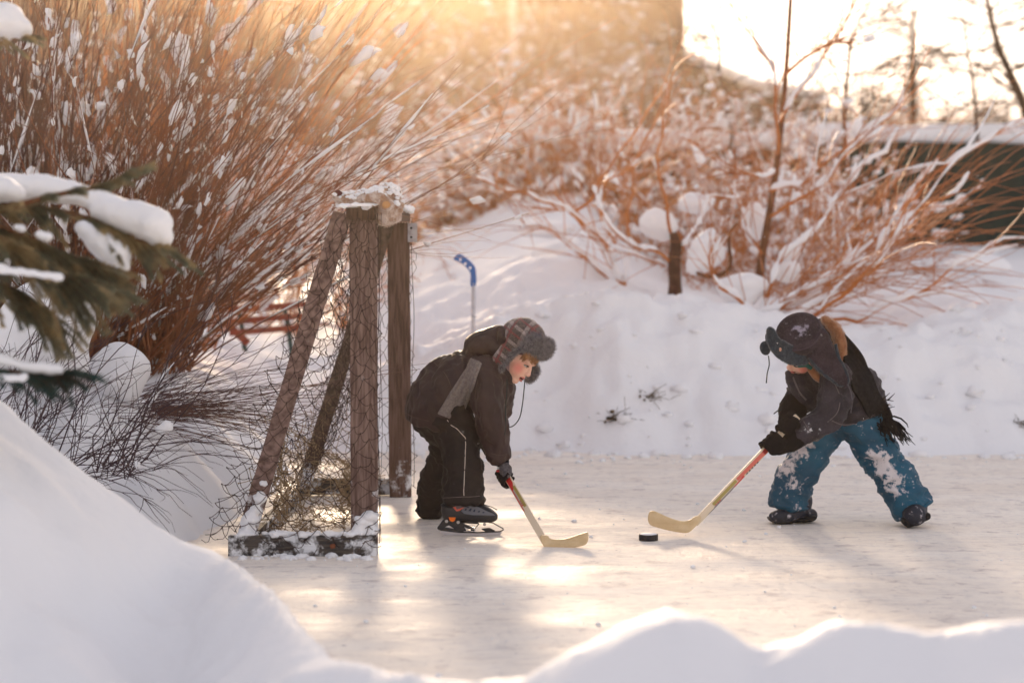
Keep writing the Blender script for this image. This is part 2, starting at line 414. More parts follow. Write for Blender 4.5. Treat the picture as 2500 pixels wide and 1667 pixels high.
# loose crumbs of snow on the ice
def lump(g, c, r, seed, flat=.6, nu=8, nv=5, nz=.5):
    g.ell(c, (r, 0, 0), (0, r, 0), (0, 0, r * flat), nu, nv, 0, nz, 1.6, seed)
g = Geo()
for i in range(230):   # clods on the banks
    x = rng.uniform(-.9, 4.2); y = 13.6 + 1.5 * rng.random() ** 1.5; z = ground_z(x, y)
    r = .012 + .045 * rng.random() ** 3; lump(g, (x, y, max(z, 0) + r * .1), r, 500 + i, .6, 8, 5, .7)
for i in range(260):
    y = 7.2 + 6.6 * rng.random() ** .8; x = rng.uniform(-.24, .30) * y
    if x < -1.1: continue
    if ground_z(x, y) > -.02: continue
    r = .003 + .010 * rng.random() ** 4
    lump(g, (x, y, r * .3), r, i, .7, 5, 4)
for i in range(60):   # along the goal's rail and the shore
    x = rng.uniform(-1.1, -.56); lump(g, (x, 9.70 + rng.normal() * .03, .002), .005 + .022 * rng.random() ** 2, i, .6)
for i in range(70):
    x = rng.uniform(-1.0, 3.2); y = 13.6 + .25 * rng.normal(); lump(g, (x, y, .004), .006 + .02 * rng.random() ** 3, i, .6)
tag(g.link('snow_crumbs', SNOWC), 'small loose crumbs of snow scattered over the ice', 'snow crumbs', kind='stuff')

# ------------------------------------------------------------ goal
def wood(name, c1, c2, snow=None, mask=None, stretch=(14, 14, 1.2)):
    return mat(name, c1, .8, .2, col2=c2, nscale=7, ndetail=9, fac=(.38, .62), stretch=stretch, bump=.7, bscale=14, bdist=.01, snow=snow, snowscale=12, snowmask=mask)
DN, DF = 9.84, 11.8
nb = at(890, 1350, DN); nb.z = 0
fb = at(978, 1215, DF); fb.z = 0
nr = Vector((-1.105, 9.86, 0)); fr = Vector((-1.03, 11.75, 0))
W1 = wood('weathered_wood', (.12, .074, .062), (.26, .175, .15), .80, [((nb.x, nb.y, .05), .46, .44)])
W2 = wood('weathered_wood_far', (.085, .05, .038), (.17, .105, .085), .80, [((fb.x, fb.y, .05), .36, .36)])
W3 = wood('weathered_wood_brace', (.125, .078, .066), (.27, .18, .155), .80, [((nr.x, nr.y, 0), .5, .44)], (5, 5, 5))
W4 = wood('dark_wet_wood', (.035, .033, .036), (.10, .085, .075), .5, None, (1.2, 6, 12))
goal = empty('hockey_goal', (-.85, 10.8, 0), 'weathered wooden hockey goal with a torn rope net, standing on the ice', 'hockey goal')
def plank(name, p, q, wx, wy, m, ydir=(0, 1, 0), div=14, amp=.0035):
    g = Geo(); g.beam(p, q, wx, wy, ydir); me = bev(g.mesh())
    bm = bmesh.new(); bm.from_mesh(me)
    es = sorted(bm.edges, key=lambda e: -e.calc_length()); Lm = es[0].calc_length()
    bmesh.ops.subdivide_edges(bm, edges=[e for e in es if e.calc_length() > Lm * .8], cuts=div, use_grid_fill=True)
    bm.to_mesh(me); bm.free()
    for v in me.vertices: v.co += Vector((noise.noise(v.co * 9 + Vector((3, 1, 7))), noise.noise(v.co * 9), 0)) * amp
    return link(name, me, m, goal, smooth=False)
PH = 1.362
plank('post', nb - Vector((0, 0, 0)), nb + Vector((0, 0, PH)), .110, .06, W1)
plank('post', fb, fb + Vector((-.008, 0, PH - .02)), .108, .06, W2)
cbA = Vector((nb.x - .01, DN - .05, PH + .026)); cbB = Vector((fb.x - .01, DF + .06, PH + .008))
plank('crossbar', cbA, cbB, .115, .05, wood('crossbar_wood', (.06, .035, .025), (.13, .08, .055)), (0, 0, 1))
tN = at(835, 505, DN + .0); tN.y = DN + .01
plank('brace', Vector((nr.x, nr.y, .02)), Vector((nb.x - .085, DN + .005, PH + .03)), .075, .05, W3)
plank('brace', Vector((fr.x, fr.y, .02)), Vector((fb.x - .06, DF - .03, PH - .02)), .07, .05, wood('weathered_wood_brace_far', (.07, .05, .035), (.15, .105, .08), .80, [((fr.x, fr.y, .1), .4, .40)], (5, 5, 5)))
plank('bottom_rail', Vector((nr.x - .05, DN - .045, .04)), Vector((nb.x + .052, DN - .055, .042)), .085, .05, W4, (0, 1, 0))
plank('bottom_rail', Vector((fr.x - .03, DF + .055, .045)), Vector((fb.x + .05, DF + .055, .045)), .08, .045, W4, (0, 1, 0))
plank('bottom_rail', Vector((nr.x, nr.y + .03, .03)), Vector((fr.x, fr.y - .03, .03)), .05, .05, W4, (1, 0, 0))
MET = mat('bracket_steel', (.42, .41, .44), .55, .5, metal=.3, col2=(.3, .28, .3), nscale=40)
DARK = mat('dark_hole', (.01, .01, .01), .8)
# brackets with bolt heads
def bracket(c, w_, h_, holes):
    g = Geo(); g.box(c, (w_ / 2, 0, 0), (0, .0015, 0), (0, 0, h_ / 2)); b = link('bracket', bev(g.mesh(), .001), MET, goal, False)
    for hx, hz in holes:
        g = Geo(); g.tube([Vector(c) + Vector((hx, -.002, hz)), Vector(c) + Vector((hx, -.005, hz))], .006, 10, cap=True); g.link('bolt', DARK, b)
bracket(at(1007, 568, DF - .035), .046, .092, [(-.006, .022), (-.006, -.022)])
bracket(at(891, 1290, DN - .035), .052, .07, [(-.016, .022), (.01, .026), (.012, -.01)])
# net
ROPE = mat('net_twine', (.028, .016, .016), .85, .1, col2=(.08, .05, .042), nscale=30)
STRAW = mat('old_net_twine', (.24, .17, .10), .85, .1, col2=(.36, .26, .16), nscale=20)
def net(g, S, nu, nv, r, jit=.006, sub=3, sag=.012, keep=None, seed=1, n=3):
    """diamond net on the surface S(u, v); every cell side is a slack strand"""
    rn = random.Random(seed); nodes = {}
    def nd(i, j):
        if (i, j) not in nodes:
            p = S(i / nu, j / nv); nodes[(i, j)] = p + Vector((rn.gauss(0, jit), rn.gauss(0, jit), rn.gauss(0, jit * .7)))
        return nodes[(i, j)]
    for j in range(nv):
        for i in range(j % 2, nu + 1, 2):
            for di in (-1, 1):
                if not 0 <= i + di <= nu: continue
                if keep and not keep((i + di / 2) / nu, (j + .5) / nv): continue
                a = nd(i, j); b = nd(i + di, j + 1)
                ln = (b - a).length; pts = []
                sg = Vector((rn.gauss(0, .3), rn.gauss(0, .3), -abs(rn.gauss(.6, .4)))) * sag
                for k in range(sub + 1):
                    t = k / sub; pts.append(a.lerp(b, t) + sg * (4 * t * (1 - t)))
                g.tube(pts, r, n)
            if rn.random() < .55:
                c = nd(i, j); g.ell(c, (r * 2.1, 0, 0), (0, r * 2.1, 0), (0, 0, r * 2.1), 4, 3)
def bil(a, b, c, d, f=None):
    def S(u, v):
        p = a.lerp(b, u).lerp(d.lerp(c, u), v)
        return p + (f(u, v) if f else Vector((0, 0, 0)))
    return S
g = Geo()
yn = DN - .085
S1 = bil(Vector((-1.25, yn + .02, .09)), Vector((nb.x + .075, yn, .03)), Vector((nb.x + .062, yn + .02, PH + .03)), Vector((nb.x - .085, yn + .02, PH + .03)),
         lambda u, v: Vector((-.02 * math.sin(v * 3.1) * (1 - u), .018 * math.sin(u * 9 + v * 5), .05 * math.sin(u * 3.1) * -(1 - v) + .012 * math.sin(u * 21 + 4 * v))))
net(g, S1, 14, 40, .0017, .008, 4, .016, seed=3)
# net wrapping round the front edge of the near post
for k in range(3):
    pts = [Vector((nb.x + .062 + .006 * math.sin(z * 7 + k * 2) + .004 * k, yn + .02 + .012 * k + .008 * math.sin(z * 11 + k), z)) for z in np.linspace(.05, PH + .03, 40)]
    g.tube(pts, .002 if k == 0 else .0013, 4)
g.link('side_net', ROPE, goal)
g = Geo()
S2 = bil(Vector((nr.x - .10, nr.y - .06, .06)), Vector((fr.x - .02, fr.y + .06, .06)), Vector((fb.x - .08, DF, PH)), Vector((nb.x - .10, DN, PH)),
         lambda u, v: Vector((-.05 + .10 * math.sin(u * math.pi) * (1 - v) * 1.5 - .16 * math.sin(v * math.pi) * math.sin(u * math.pi) * -1.0, .03 * math.sin(v * 9), -.25 * math.sin(u * math.pi) * v * .6 - .02 * math.sin(u * 25))))
net(g, S2, 30, 34, .0015, .009, 3, .018, seed=5)
g.link('back_net', ROPE, goal)
g = Geo()
S3 = bil(Vector((fr.x, DF + .09, .06)), Vector((fb.x + .07, DF + .10, .03)), Vector((fb.x + .062, DF + .07, PH)), Vector((fb.x - .07, DF + .07, PH)),
         lambda u, v: Vector((.012 * math.sin(v * 17), .01 * math.sin(u * 9), 0)))
net(g, S3, 12, 32, .0014, .007, 2, .012, seed=9)
pts = [Vector((fb.x + .062 + .006 * math.sin(z * 9), DF + .0, z)) for z in np.linspace(.05, PH, 30)]
g.tube(pts, .002, 4)
g.link('side_net', ROPE, goal)
# slack net lying bunched inside
g = Geo()
S4 = bil(Vector((-1.12, 10.0, .26)), Vector((-.95, 11.7, .20)), Vector((-.64, 11.2, .03)), Vector((-.86, 10.05, .012)),
         lambda u, v: Vector((.09 * math.sin(v * 5 + u * 7), .06 * math.sin(u * 19 + v * 3), .035 * abs(math.sin(u * 23 + v * 2)) * (1 - .4 * v) + .22 * (1 - v) ** 2 * math.sin(u * 3.1))))
net(g, S4, 46, 26, .0018, .014, 2, .012, seed=11)
S5 = bil(Vector((-1.08, 10.2, .34)), Vector((-.70, 11.9, .62)), Vector((-.60, 11.6, .10)), Vector((-.83, 10.15, .015)),
         lambda u, v: Vector((.05 * math.sin(v * 4 + u * 9), .04 * math.sin(u * 15), -.12 * math.sin(v * 3.1))))
net(g, S5, 34, 22, .0015, .012, 2, .012, seed=12)
g.link('slack_net', STRAW, goal)
# frost and snow caught on the frame
g = Geo()
for i in range(46):
    t = rng.random(); p = Vector((nr.x - .02 + t * (nb.x - nr.x + .05), DN - .05 + rng.normal() * .015, .088)); lump(g, p, rng.uniform(.010, .028), i, .55)
for i in range(16):
    lump(g, Vector((nb.x + rng.uniform(-.05, .045), DN - .045, rng.uniform(.04, .17))), rng.uniform(.012, .032), 60 + i, .9)
for i in range(22):
    t = rng.random() ** 1.5 * .22; p = Vector((nr.x, nr.y - .04, .02)).lerp(Vector((nb.x - .085, DN - .03, PH)), t); lump(g, p + Vector((rng.normal() * .014, 0, 0)), rng.uniform(.012, .034), 90 + i, .9)
for i in range(60):
    t = rng.random(); p = cbA.lerp(cbB, t) + Vector((rng.normal() * .035, 0, .03)); lump(g, p, rng.uniform(.015, .03), 120 + i, .55)
for i in range(26):
    p = Vector((fb.x + rng.uniform(-.055, .05), DF + rng.uniform(-.06, .05), PH + .045)); lump(g, p, rng.uniform(.018, .032), 220 + i, .7)
for i in range(40):
    a = rng.random(); p = Vector((nb.x - .12 + .19 * a, DN - .085 + rng.normal() * .006, PH + .062 + .004 * rng.normal())); lump(g, p, rng.uniform(.005, .011), 300 + i, .7)
me = remesh(g.mesh(), .0055, 4); ruffle(me, .006, 40, 2); link('snow', me, SNOWC, goal)
# rust-coloured leaf stuck on the rail
g = Geo(); g.ell(at(812, 1333, DN - .085), (.011, 0, .002), (0, .002, 0), (-.002, 0, .010), 9, 5, 0, .4, 2, 4); g.link('leaf', mat('rust_leaf', (.20, .07, .035), .8), goal)

# frosted plush toy lying along the top
FROST = mat('frosted_plush', (.34, .20, .13), .95, .05, col2=(.62, .52, .47), nscale=26, fac=(.42, .60), bump=1, bscale=130, bdist=.01, sheen=.4)
toy = empty('plush_toy', (nb.x - .02, DN, PH + .06), 'brown plush toy crusted with frost, lying on top of the near goal post', 'plush toy')
Dt = DN + .02
g = Geo(); limb(g, [(955, 503, .02, 30), (930, 490, 0, 34), (895, 487, -.01, 24), (860, 488, -.02, 19), (826, 483, -.02, 14)], Dt, 1.3)
limb(g, [(945, 515, .0, 38), (948, 480, .02, 32)], Dt, 1.1)
me = ruffle(remesh(g.mesh(), .0045, 3), .010, 40, 3); body = link('body', me, FROST, toy)
g = Geo(); limb(g, [(893, 484, -.10, 10), (922, 482, -.115, 13), (946, 500, -.12, 17)], Dt, .7)
link('ear', ruffle(remesh(g.mesh(), .004, 2), .005, 50, 8), FROST, toy)
g = Geo(); g.ell(at(943, 500, Dt - .165), (.017, 0, .002), (0, .006, 0), (-.002, 0, .014)); g.link('ear_lining', mat('tan_lining', (.50, .27, .12), .9), toy)
g = Geo(); g.ell(at(826, 472, Dt - .045), (.017, 0, 0), (0, .012, 0), (0, 0, .012), 12, 8, 0, .3, 3); g.link('paw', mat('maroon_plush', (.10, .035, .03), .95), toy)
g = Geo()
tr = bvh(body.data)
k = 0
while k < 420:
    px = rng.uniform(812, 985); py = rng.uniform(448, 520); p = at(px, py, 9); h = tr.ray_cast(Vector((p.x * (Dt + rng.uniform(-.10, .10)) / 9, Dt + rng.uniform(-.08, .08), 2)), Vector((0, 0, -1)))
    k += 1
    if h[0] is None: continue
    lump(g, h[0] + Vector((0, 0, -.001)), rng.uniform(.006, .013), k, .7, 6, 4)
g.link('snow', SNOWC, toy)
# fuzz on the toy
fuzz('fur', body.data, 2600, .009, .0007, mat('frost_fibre', (.62, .50, .43), .9, .05, sheen=.2), toy, seed=2)

# ------------------------------------------------------------ bench behind the goal
RED = mat('red_bench_paint', (.27, .065, .035), .6, .3, col2=(.20, .05, .03), nscale=30)
GRN = mat('green_bench_metal', (.02, .06, .055), .5, .4)
DB = 16.5
bench = empty('bench', (-1.75, DB, ground_z(-1.75, DB)), 'red slatted garden bench with a dark green leg in the snow behind the goal', 'bench')
def bp(px, py, d=0): return at(px, py, DB + d)
for k, (yl, yr_) in enumerate([(755, 742), (783, 770), (811, 798)]):
    a = bp(560, yl + 2, -.0 + k * .02); b = bp(751 - k * 4, yr_, .10 + k * .02)
    g = Geo(); g.beam(a, b, .042, .02, (0, 1, 0)); link('back_slat', bev(g.mesh()), RED, bench, False)
g = Geo()
for a_, b_, dd in [((548, 786), (606, 838), -.12)]:
    g.beam(bp(*a_, dd), bp(*b_, dd - .05), .05, .03)
link('armrest', bev(g.mesh()), RED, bench, False)
for px in (703, 590):
    g = Geo(); g.beam(bp(px - 9, 748, .15), bp(px + 1, 800, .15), .03, .012); g.beam(bp(px + 1, 800, .15), bp(px + 14, 900, .2), .032, .03); link('leg', bev(g.mesh(), .003), GRN, bench, False)
for k in range(2):
    g = Geo(); g.beam(bp(566, 846 + 8 * k, -.2 - .1 * k), bp(735, 842 + 8 * k, -.15 - .1 * k), .05, .02, (0, 0, 1)); 
# ------------------------------------------------------------ blue floorball stick stuck in the snow
DS = 14.6
BLU = mat('blue_plastic', (.0, .115, .42), .35, .5); WPL = mat('white_shaft', (.62, .60, .63), .4, .4, col2=(.5, .5, .54), nscale=12, stretch=(1, 1, 3))
fs = empty('floorball_stick', (at(1156, 800, DS)), 'blue bladed plastic stick standing upside down in the snow bank', 'hockey stick', None)
zb = ground_z(at(1156, 800, DS).x, DS)
g = Geo(); base = at(1155, 830, DS); base.z = zb - .15; g.tube([base, at(1156, 692, DS)], .0125, 10, cap=True); g.tube([at(1155.5, 768, DS), at(1155.8, 775, DS)], .0135, 10, cap=True); link('shaft', g.mesh(), WPL, fs)
pl = smooth_poly([(1149, 697), (1162, 697), (1162, 660), (1155, 645), (1142, 632), (1128, 622), (1117, 620), (1107, 632), (1117, 638), (1130, 645), (1143, 658), (1149, 670)], 3)
holes = [[(1124 + 12 * i + 3.0 * math.cos(a), 634 + 10 * i + 3.6 * math.sin(a)) for a in np.linspace(0, 2 * math.pi, 9)[:-1]] for i in range(3)]
link('blade', extrude_px([pl] + holes, DS, .022, .004), BLU, fs, False)
# dark weeds and crumbs of soil on the face of the bank
def bank_point(px, py):
    o_ = Vector((0, 0, CAMH)); lo, hi = 12.5, 20
    Y = lo
    while Y < hi:
        p = at(px, py, Y)
        if ground_z(p.x, Y) >= p.z: return p
        Y += .03
    return at(px, py, 14.5)
WEED = mat('dead_weed', (.035, .028, .022), .9, col2=(.12, .08, .05), nscale=20)
for (px, py, s, lb) in [(1512, 1020, 1.2, 'dark dead weed tuft poking out of the bank, lower left of the pair'), (1585, 975, 1.0, 'dark dead weed tuft poking out of the bank, upper right of the pair'), (2490, 1040, 1.0, 'small dark weed tuft at the foot of the bank behind the right player')]:
    c = bank_point(px, py); g = Geo(); rn = random.Random(int(px))
    for i in range(16):
        p = c + Vector((rn.gauss(0, .035), rn.gauss(0, .02), rn.gauss(0, .02))) * s
        g.ell(p, (.012 * s * rn.uniform(.4, 1.3), 0, 0), (0, .012, 0), (0, 0, .009 * s * rn.uniform(.5, 1.3)), 6, 4, 0, .5, 3, i)
    for i in range(26):
        p = c + Vector((rn.gauss(0, .04), 0, rn.gauss(0, .015))) * s; q = p + Vector((rn.gauss(.02, .05), -abs(rn.gauss(0, .03)), rn.gauss(.02, .03))) * s
        g.tube([p, p.lerp(q, .5) + Vector((0, 0, .006)), q], .0016, 3)
    tag(g.link('weed', WEED), lb, 'weed', 'dead weeds in the snow bank')
# ------------------------------------------------------------ people: helpers
def skin_mat(name, C, f, l, u):
    m = bpy.data.materials.new(name); m.use_nodes = True; t = m.node_tree; p = t.nodes['Principled BSDF']; N = t.nodes.new; L = t.links.new
    geo = N('ShaderNodeNewGeometry'); last = None; col = (.74, .45, .34, 1)
    for pos, rad, c in [((.055, -.05, -.038), .046, (.62, .17, .13, 1)), ((.055, .05, -.038), .046, (.62, .17, .13, 1)), ((.105, 0, -.036), .012, (.70, .36, .27, 1))]:
        q = C + f * pos[0] + l * pos[1] + u * pos[2]
        d = N('ShaderNodeVectorMath'); d.operation = 'DISTANCE'; d.inputs[1].default_value = q; L(geo.outputs['Position'], d.inputs[0])
        mr = N('ShaderNodeMapRange'); mr.interpolation_type = 'SMOOTHSTEP'; mr.inputs['From Max'].default_value = rad; mr.inputs['To Min'].default_value = .9; mr.inputs['To Max'].default_value = 0; L(d.outputs['Value'], mr.inputs['Value'])
        mx = N('ShaderNodeMix'); mx.data_type = 'RGBA'; L(mr.outputs[0], mx.inputs['Factor']); mx.inputs['B'].default_value = c
        if last: L(last, mx.inputs['A'])
        else: mx.inputs['A'].default_value = col
        last = mx.outputs['Result']
    L(last, p.inputs['Base Color']); p.inputs['Roughness'].default_value = .5; p.inputs['Specular IOR Level'].default_value = .35
    p.inputs['Subsurface Weight'].default_value = .25; p.inputs['Subsurface Radius'].default_value = (.012, .005, .003); p.inputs['Subsurface Scale'].default_value = 1
    return m
class Head:
    def __init__(s, C, f, u):
        s.C = Vector(C); s.f = Vector(f).normalized(); u = Vector(u); s.u = (u - s.f * u.dot(s.f)).normalized(); s.l = s.u.cross(s.f)
    def __call__(s, x, y, z): return s.C + s.f * x + s.l * y + s.u * z
    def ell(s, g, c, r, **k): g.ell(s(*c), s.f * r[0], s.l * r[1], s.u * r[2], **k)
    def shape(s, g):
        E = s.ell
        E(g, (-.008, 0, .022), (.090, .075, .086), nu=20, nv=14)
        E(g, (.030, 0, -.042), (.056, .055, .060), nu=18, nv=12)
        E(g, (.058, 0, -.088), (.020, .024, .017)); E(g, (.066, 0, .022), (.020, .05, .035))
        for y in (-.034, .034): E(g, (.044, y, -.046), (.032, .026, .033))
        g.tube([s(.078, 0, .004), s(.087, 0, -.014), s(.094, 0, -.032)], [.007, .0085, .010], 10, cap=True)
        E(g, (.094, 0, -.034), (.011, .0115, .010))
        for y in (-.010, .010): E(g, (.092, y, -.038), (.009, .008, .007))
        for y in (-.031, .031): E(g, (.066, y, .012), (.018, .022, .010))       # brow ridge
        E(g, (.078, 0, -.055), (.012, .020, .008)); E(g, (.074, 0, -.074), (.010, .018, .008))
        for y in (-.078, .078): E(g, (-.012, y, -.018), (.018, .008, .028))     # ears
    def features(s, root, hair):
        LASH = mat('eyelash', (.03, .015, .01), .7); LIP = mat('lip', (.55, .16, .14), .4, .4); MO = mat('mouth', (.07, .012, .012), .6); EY = mat('eye_white', (.6, .55, .5), .2, .5)
        for sg in (-1, 1):
            g = Geo(); s.ell(g, (.0705, sg * .030, -.0100), (.009, .012, .0042), nu=12, nv=8); e = g.link('eye', EY, root)
            g = Geo(); s.ell(g, (.0765, sg * .028, -.0105), (.0045, .006, .0042), nu=10, nv=6); g.link('iris', LASH, e)
            g = Geo(); g.tube([s(.066, sg * .045, -.010), s(.079, sg * .036, -.0045), s(.0825, sg * .028, -.004), s(.079, sg * .018, -.009)], [.001, .0022, .0024, .0012], 6); g.link('eyelid', LASH, root)
            g = Geo(); g.tube([s(.068, sg * .050, .010), s(.083, sg * .036, .0165), s(.088, sg * .020, .012)], [.0015, .0032, .002], 6); g.link('eyebrow', hair, root)
        g = Geo(); s.ell(g, (.080, 0, -.0645), (.010, .019, .0068), nu=14, nv=8); g.link('mouth', MO, root)
        g = Geo(); g.tube([s(.072, -.022, -.062), s(.087, -.010, -.0575), s(.090, 0, -.0590), s(.087, .010, -.0575), s(.072, .022, -.062)], [.0015, .0035, .003, .0035, .0015], 8)
        g.tube([s(.071, -.020, -.066), s(.083, -.010, -.0735), s(.086, 0, -.0745), s(.083, .010, -.0735), s(.071, .020, -.066)], [.0015, .0038, .0048, .0038, .0015], 8); g.link('lips', LIP, root)
def hand(gp, gf, G, a, pd, wrist, fr=.0095, Rg=.017, hl=.06, seed=0):
    """gloved hand closed round a shaft: gp takes the palm and wrist, gf the five fingers"""
    a = a.normalized(); pd = (pd - a * pd.dot(a)).normalized(); q = a.cross(pd); rn = random.Random(seed)
    lens = (215, 235, 225, 190)
    for i in range(4):
        off = (i - 1.5) * fr * 2.0; pts = []; rad = []; rr = Rg + fr * (1 + .05 * i)
        pts.append(G + pd * (rr + .001) - q * .032 + a * off * .9); rad.append(fr * 1.1)
        for k in range(8):
            ph = R(-15 + lens[i] * k / 7); pts.append(G + a * (off + .0015 * math.sin(k)) + (pd * math.cos(ph) + q * math.sin(ph)) * (rr + (.004 if k in (2, 5) else 0))); rad.append(fr * (1.05 - .25 * k / 7) * (1.08 if k in (2, 5) else 1))
        gf.tube(pts, rad, 10, cap=True)
        gf.ell(pts[-1], (fr * .8, 0, 0), (0, fr * .8, 0), (0, 0, fr * .8), 8, 6)
    pts = [G + pd * (Rg + fr) - q * .034 - a * .012, G + pd * Rg * .6 - q * (Rg + fr * 1.3) - a * .026, G - pd * Rg * .5 - q * (Rg + fr) - a * .032, G - pd * (Rg + fr) - q * .004 - a * .030]
    gf.tube(catmull(pts, 4), [fr * 1.35] * 6 + [fr * 1.15] * 4 + [fr] * 3, 10, cap=True); gf.ell(pts[-1], (fr, 0, 0), (0, fr, 0), (0, 0, fr), 8, 6)
    pc = G + pd * (Rg + fr * 1.1) - q * .022
    gp.ell(pc, a * fr * 4.3, q * .030, pd * .016, 16, 10)
    gp.tube(catmull([pc + q * .006, pc.lerp(wrist, .5), wrist], 4), [.026] * 3 + [.025] * 3 + [.025] * 3, 12, cap=True)
def drape(tree, path, lift, thick, m, name, parent, nseg=22, nac=11, ribs=0, rib=.004, fb=10.4):
    """cloth strip laid on what lies beneath it; path: (px, py, half width px, angle deg)"""
    rows = []
    P = catmull([Vector((a, b, c)) for a, b, c in path], 5)
    for i, p in enumerate(P):
        t = (P[min(i + 1, len(P) - 1)] - P[max(i - 1, 0)]); t.z = 0; t.normalize(); n = Vector((-t.y, t.x, 0)); row = []
        for k in range(nac):
            s = -1 + 2 * k / (nac - 1); h, nn = proj(tree, p.x + n.x * s * p.z, p.y + n.y * s * p.z, 0, fb)
            row.append(h)
        rows.append(row)
    A = np.array([[list(v) for v in r] for r in rows])
    # keep the strip from plunging into gaps: flatten along its length and smooth
    Yc = A[:, :, 1]; med = np.median(Yc, axis=1, keepdims=True); Yc = np.clip(Yc, med - .05, med + .05)
    for it in range(5):
        Z = Yc.copy(); Z[1:-1] = (Yc[:-2] + 2 * Yc[1:-1] + Yc[2:]) / 4; Yc = np.minimum(Z, Yc + .004); Z = Yc.copy(); Z[:, 1:-1] = (Yc[:, :-2] + 2 * Yc[:, 1:-1] + Yc[:, 2:]) / 4; Yc = Z
    o = np.array([0, 0, CAMH])
    vs = []; fs = []
    for i in range(A.shape[0]):
        for k in range(nac):
            v = A[i, k]; s = (Yc[i, k] - lift - rib * math.cos(ribs * math.pi * k / (nac - 1)) - .0) / v[1]
            vs.append(Vector(o + (v - o) * s))
    for i in range(A.shape[0] - 1):
        for k in range(nac - 1): fs.append((i * nac + k, i * nac + k + 1, (i + 1) * nac + k + 1, (i + 1) * nac + k))
    me = modmesh(pyd(vs, fs), [('SOLIDIFY', dict(thickness=thick, offset=0)), ('BEVEL', dict(width=.002, segments=2)), ('SUBSURF', dict(levels=1))])
    return link(name, me, m, parent)

# ============================================================ the left player
D1 = 10.5
boy = empty('person', at(1110, 1309, D1 + .15), 'child in brown hooded jacket, plaid fur-trimmed hat and ice skates, bending beside the goal', 'person')
boy.location.z = 0
H1 = Head(at(1262, 868, D1 - .02), (.73, -.36, -.56), (.60, .0, .80))
HAIR = mat('ginger_hair', (.20, .085, .03), .5, .4, col2=(.34, .16, .06), nscale=60, stretch=(1, 1, .3))
# body: one continuous figure
g = Geo(); H1.shape(g)
limb(g, [(1252, 880, 0, 30), (1225, 895, .03, 30), (1190, 915, .06, 40), (1140, 945, .09, 52), (1090, 975, .11, 48)], D1, 1.35)
for sd, pts in ((0, [(1190, 915, -.06, 24), (1200, 1030, -.13, 20), (1224, 1125, -.10, 13), (1232, 1150, -.10, 12)]), (1, [(1200, 915, .2, 24), (1215, 1000, .26, 20), (1190, 1035, .17, 13)]),
                (2, [(1085, 990, .02, 36), (1130, 1100, -.04, 28), (1120, 1180, -.05, 22), (1112, 1250, -.06, 17)]), (3, [(1080, 990, .22, 36), (1090, 1105, .32, 26), (1055, 1190, .45, 20), (1045, 1235, .5, 16)])):
    limb(g, pts, D1, 1.0, 12)
me = remesh(g.mesh(), .0034, 2, .4)
SK1 = skin_mat('fair_skin', H1.C, H1.f, H1.l, H1.u)
link('body', me, SK1, boy); H1.features(boy, HAIR)
# fringe of hair under the brim
g = Geo(); rn = random.Random(2)
for i in range(150):
    y = rn.uniform(-.075, .05); x = math.sqrt(max(.002, .093 ** 2 - (y * 1.05) ** 2)) - .008 ; z0 = .062
    a = H1(x * .86, y, z0); b = H1(x + .006, y * 1.03 - .004, .036 + rn.gauss(0, .003)); c = H1(x + .003, y * 1.02 - .010 + rn.gauss(0, .003), .014 + .014 * rn.random() - (.02 if y < -.055 else 0))
    g.tube([a, b, c], [.0035, .0028, .0006], 4)
g.link('hair', HAIR, boy)
BROWN = mat('brown_jacket', (.024, .012, .0125), .6, .35, col2=(.038, .020, .020), nscale=10, bump=.5, bscale=45, bdist=.006, snow=.74, snowscale=110)
BLACKP = mat('black_trousers', (.009, .007, .008), .7, .25, col2=(.016, .012, .012), nscale=9, bump=.3, bscale=50, bdist=.006, snow=.70, snowscale=42, snowmask=[(at(1175, 1075, D1 - .1), .06, .16), (at(1150, 1215, D1 - .12), .07, .07)])
# jacket
g = Geo()
limb(g, [(1062, 1030, .10, 70), (1072, 985, .09, 76), (1100, 945, .08, 76), (1140, 925, .07, 68), (1185, 915, .06, 58), (1222, 912, .05, 38)], D1, 1.45, 24, flat0=True)
limb(g, [(1195, 915, .02, 46), (1215, 950, .04, 40), (1222, 985, .05, 26)], D1, 1.9, 16)
limb(g, [(1180, 905, -.07, 38), (1190, 965, -.13, 42), (1200, 1030, -.14, 37), (1213, 1085, -.12, 32), (1222, 1122, -.10, 26)], D1, 1.0, 16, flat1=True)
limb(g, [(1205, 915, .2, 38), (1222, 965, .27, 36), (1212, 1010, .27, 31), (1190, 1035, .2, 24)], D1, 1.0, 16, flat1=True)
jk = remesh(g.mesh(), .0075, 5)
ruffle(jk, .017, 8, 3, (1.6, 1, .8), True); ruffle(jk, .007, 19, 9, (1.3, 1, .8), True)
jko = link('jacket', jk, BROWN, boy)
g = Geo(); limb(g, [(1145, 868, .05, 20), (1165, 850, .05, 38), (1195, 843, .04, 42), (1220, 852, .02, 36)], D1, 1.7, 18)
limb(g, [(1140, 872, .05, 16), (1180, 888, -.04, 18), (1225, 905, -.06, 16), (1246, 925, -.03, 12)], D1, 1.3, 12)
limb(g, [(1150, 860, .02, 14), (1180, 825, .0, 16), (1222, 808, -.0, 14), (1226, 835, -.06, 12)], D1, 2.0, 12)
hd = remesh(g.mesh(), .006, 3); ruffle(hd, .006, 16, 5, (1, 1, 1), True); link('hood', hd, BROWN, jko)
# knitted neck warmer glimpsed at the chin
g = Geo(); limb(g, [(1232, 895, -.03, 24), (1246, 912, -.02, 20)], D1, 1.3, 14); link('neck_warmer', ruffle(remesh(g.mesh(), .005, 2), .003, 60, 1), mat('mauve_knit', (.30, .20, .19), .9, bump=.6, bscale=200, bdist=.003), boy)
